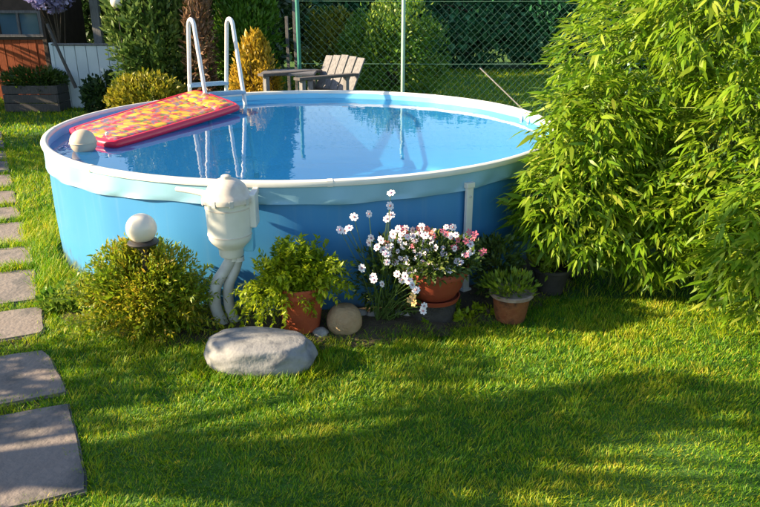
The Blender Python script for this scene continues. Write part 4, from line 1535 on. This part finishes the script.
def make_shade_tree():
    q = random.Random(3)
    hx = Vector((SUN_DIR.x, SUN_DIR.y, 0)); hl = hx.length
    C = []
    gx = -1.9
    while gx < 3.2:
        gy = 1.72
        while gy < 3.45:
            g = Vector((gx + q.uniform(-.1, .1), gy + q.uniform(-.05, .05), 0))
            gy += 0.105
            px, py = ground_px(g)
            if any(inside_poly(*ground_px(g + Vector((0, dy, 0))), l) for l in LIT for dy in (-.10, -.05, 0, .05, .10)): continue
            if py < 318: continue
            if px < 420 and g.y > 3.10: continue             # already in the shade of the pots and bush
            k = (g.x + 4.6 + q.uniform(-.35, .35)) / -SUN_DIR.x
            C.append(g + SUN_DIR * k)
        gx += 0.24
    ymid = sum(c.y for c in C) / len(C)
    base = Vector((-4.7, ymid, 0))
    root = empty('shade_tree', base, 'unseen leafy tree left of the lawn, added and shaped to cast the dappled shade', 'tree')
    n = len(C) * 30
    CC = np.array([tuple(c) for c in C])
    k = np.repeat(np.arange(len(C)), 30)
    P = CC[k] + rng.normal(size=(n, 3)) * np.array([.09, .032, .036])
    D = rnd_dir(n)
    L = .070 * (.7 + .6 * rng.random(n))
    leaf_part('crown', LEAF, P, D, rnd_dir(n), L, L * .6, rng.random(n), M['roundshrub'], root)
    m = MB()
    m.tube([base - Vector((0, 0, .05)), base + Vector((.02, .03, .6)), base + Vector((-.03, .02, 1.2)), base + Vector((0, 0, 2.6))], [.09, .075, .065, .02], 10)
    for i in range(40):
        c = C[q.randrange(len(C))]
        a = base + Vector((0, 0, min(q.uniform(1.0, 1.9), c.z * .8)))
        m.tube([a, a.lerp(c, .5) + Vector((0, 0, .06)), c], [.022, .014, .005], 6)
    m.build('trunk', M['bark'], root)


make_shade_tree()


# ================================================================== GRASS
def in_slabs(x, y, grow=0.0):
    r = np.zeros(len(x), bool)
    for q in SLABS:
        c = (q[0] + q[1] + q[2] + q[3]) / 4
        inside = np.ones(len(x), bool)
        ar = 0
        for e in range(4):
            a, b = q[e], q[(e + 1) % 4]
            ar += a.x * b.y - b.x * a.y
        sg = 1 if ar > 0 else -1
        for e in range(4):
            a, b = q[e], q[(e + 1) % 4]
            ln = (b - a).length
            inside &= sg * ((b.x - a.x) * (y - a.y) - (b.y - a.y) * (x - a.x)) / ln > -grow
        r |= inside
    return r


def make_grass():
    Ps, Hs, Ws, Ts, fr = [], [], [], [], []
    def region(x0, x1, y0, y1, dens, h, w):
        n = int((x1 - x0) * (y1 - y0) * dens)
        x = rng.uniform(x0, x1, n); y = rng.uniform(y0, y1, n)
        ok = np.abs(x) < .60 * y + .75
        ok &= np.hypot(x - PC.x, y - PC.y) > 1.83
        ins = in_slabs(x, y, -0.012) & ~(rng.random(n) < .45 * (~in_slabs(x, y, -0.05)))
        ok &= ~ins
        ok &= ~((((x + .56) / .235) ** 2 + ((y - 2.94) / .13) ** 2) < 1)
        ok &= ~((np.hypot(x + .185, y - 3.27) < .07) | (np.hypot(x + .405, y - 3.27) < .095) | (np.hypot(x - .70, y - 3.42) < .08) | (np.hypot(x - .285, y - 3.43) < .13))
        # bare bed under the pots
        dpool = np.hypot(x - PC.x, y - PC.y) - 1.8
        bed = (dpool < .26) & (x > -.1) & (x < 1.0) & (y < 4.6)
        ok &= ~(bed & (rng.random(n) < .85))
        x, y = x[ok], y[ok]
        Ps.append(np.c_[x, y, np.full(len(x), .0)])
        # longer fringe along the pool, the stones and the slabs
        d = np.hypot(x - PC.x, y - PC.y) - 1.8
        k = 1 + 1.1 * np.exp(-(np.maximum(d - .02, 0) / .26) ** 2)
        k += .9 * (np.hypot((x + .56) / 1.6, y - 2.94) < .22)
        k += .25 * in_slabs(x, y, .05)
        k *= np.where((y > 3.0) & (y < 3.7) & (x > -1.6) & (x < 1.4), 1.15, 1)
        Hs.append(h * k * (.55 + .75 * rng.random(len(x)))); Ws.append(w * (.7 + .6 * rng.random(len(x))))
    region(-2.4, 2.6, 1.2, 2.6, 25000, .023, .0029)
    region(-2.8, 3.0, 2.6, 3.7, 18000, .027, .0033)
    region(-3.8, -1.0, 3.7, 5.4, 9000, .045, .0045)
    region(.8, 3.4, 3.7, 5.4, 2500, .045, .0045)
    region(-6.5, -1.9, 5.4, 8.0, 3600, .05, .006)
    region(-8.0, 6.0, 8.0, 13.0, 700, .055, .011)
    region(-3.0, 9.0, 13.0, 17.0, 300, .06, .02)
    P = np.concatenate(Ps); H = np.concatenate(Hs); W = np.concatenate(Ws)
    n = len(P)
    # tufts lean together
    ang = np.array([6.0 * noise.noise(Vector((p[0] * 7, p[1] * 7, 0))) for p in P[::1]]) + rng.normal(size=n) * 1.3
    lean = .25 + .55 * rng.random(n)
    D = np.c_[np.cos(ang) * lean, np.sin(ang) * lean, np.ones(n)]
    N = np.c_[np.cos(ang + rng.normal(size=n) * .9), np.sin(ang + rng.normal(size=n) * .9), -lean]
    tuft = np.array([noise.noise(Vector((p[0] * 11, p[1] * 11, 5))) + .7 * noise.noise(Vector((p[0] * 2.2, p[1] * 2.2, 9))) for p in P])
    H = H * (1 + .28 * np.clip(tuft, -1, 1))
    tint = np.clip(.40 + .26 * tuft + .17 * rng.normal(size=n), 0, 1)
    dry = rng.random(n) < .07
    tint[dry] = .85 + .15 * rng.random(dry.sum())
    me = scatter_mesh('grass', BLADE, P, D, N, H, W, tint)
    me.materials.append(M['grass'])
    o = link(bpy.data.objects.new('grass', me))
    tag(o, 'short green lawn grass with dry yellow patches', 'grass', kind='stuff')
    print('grass blades', n)


make_grass()
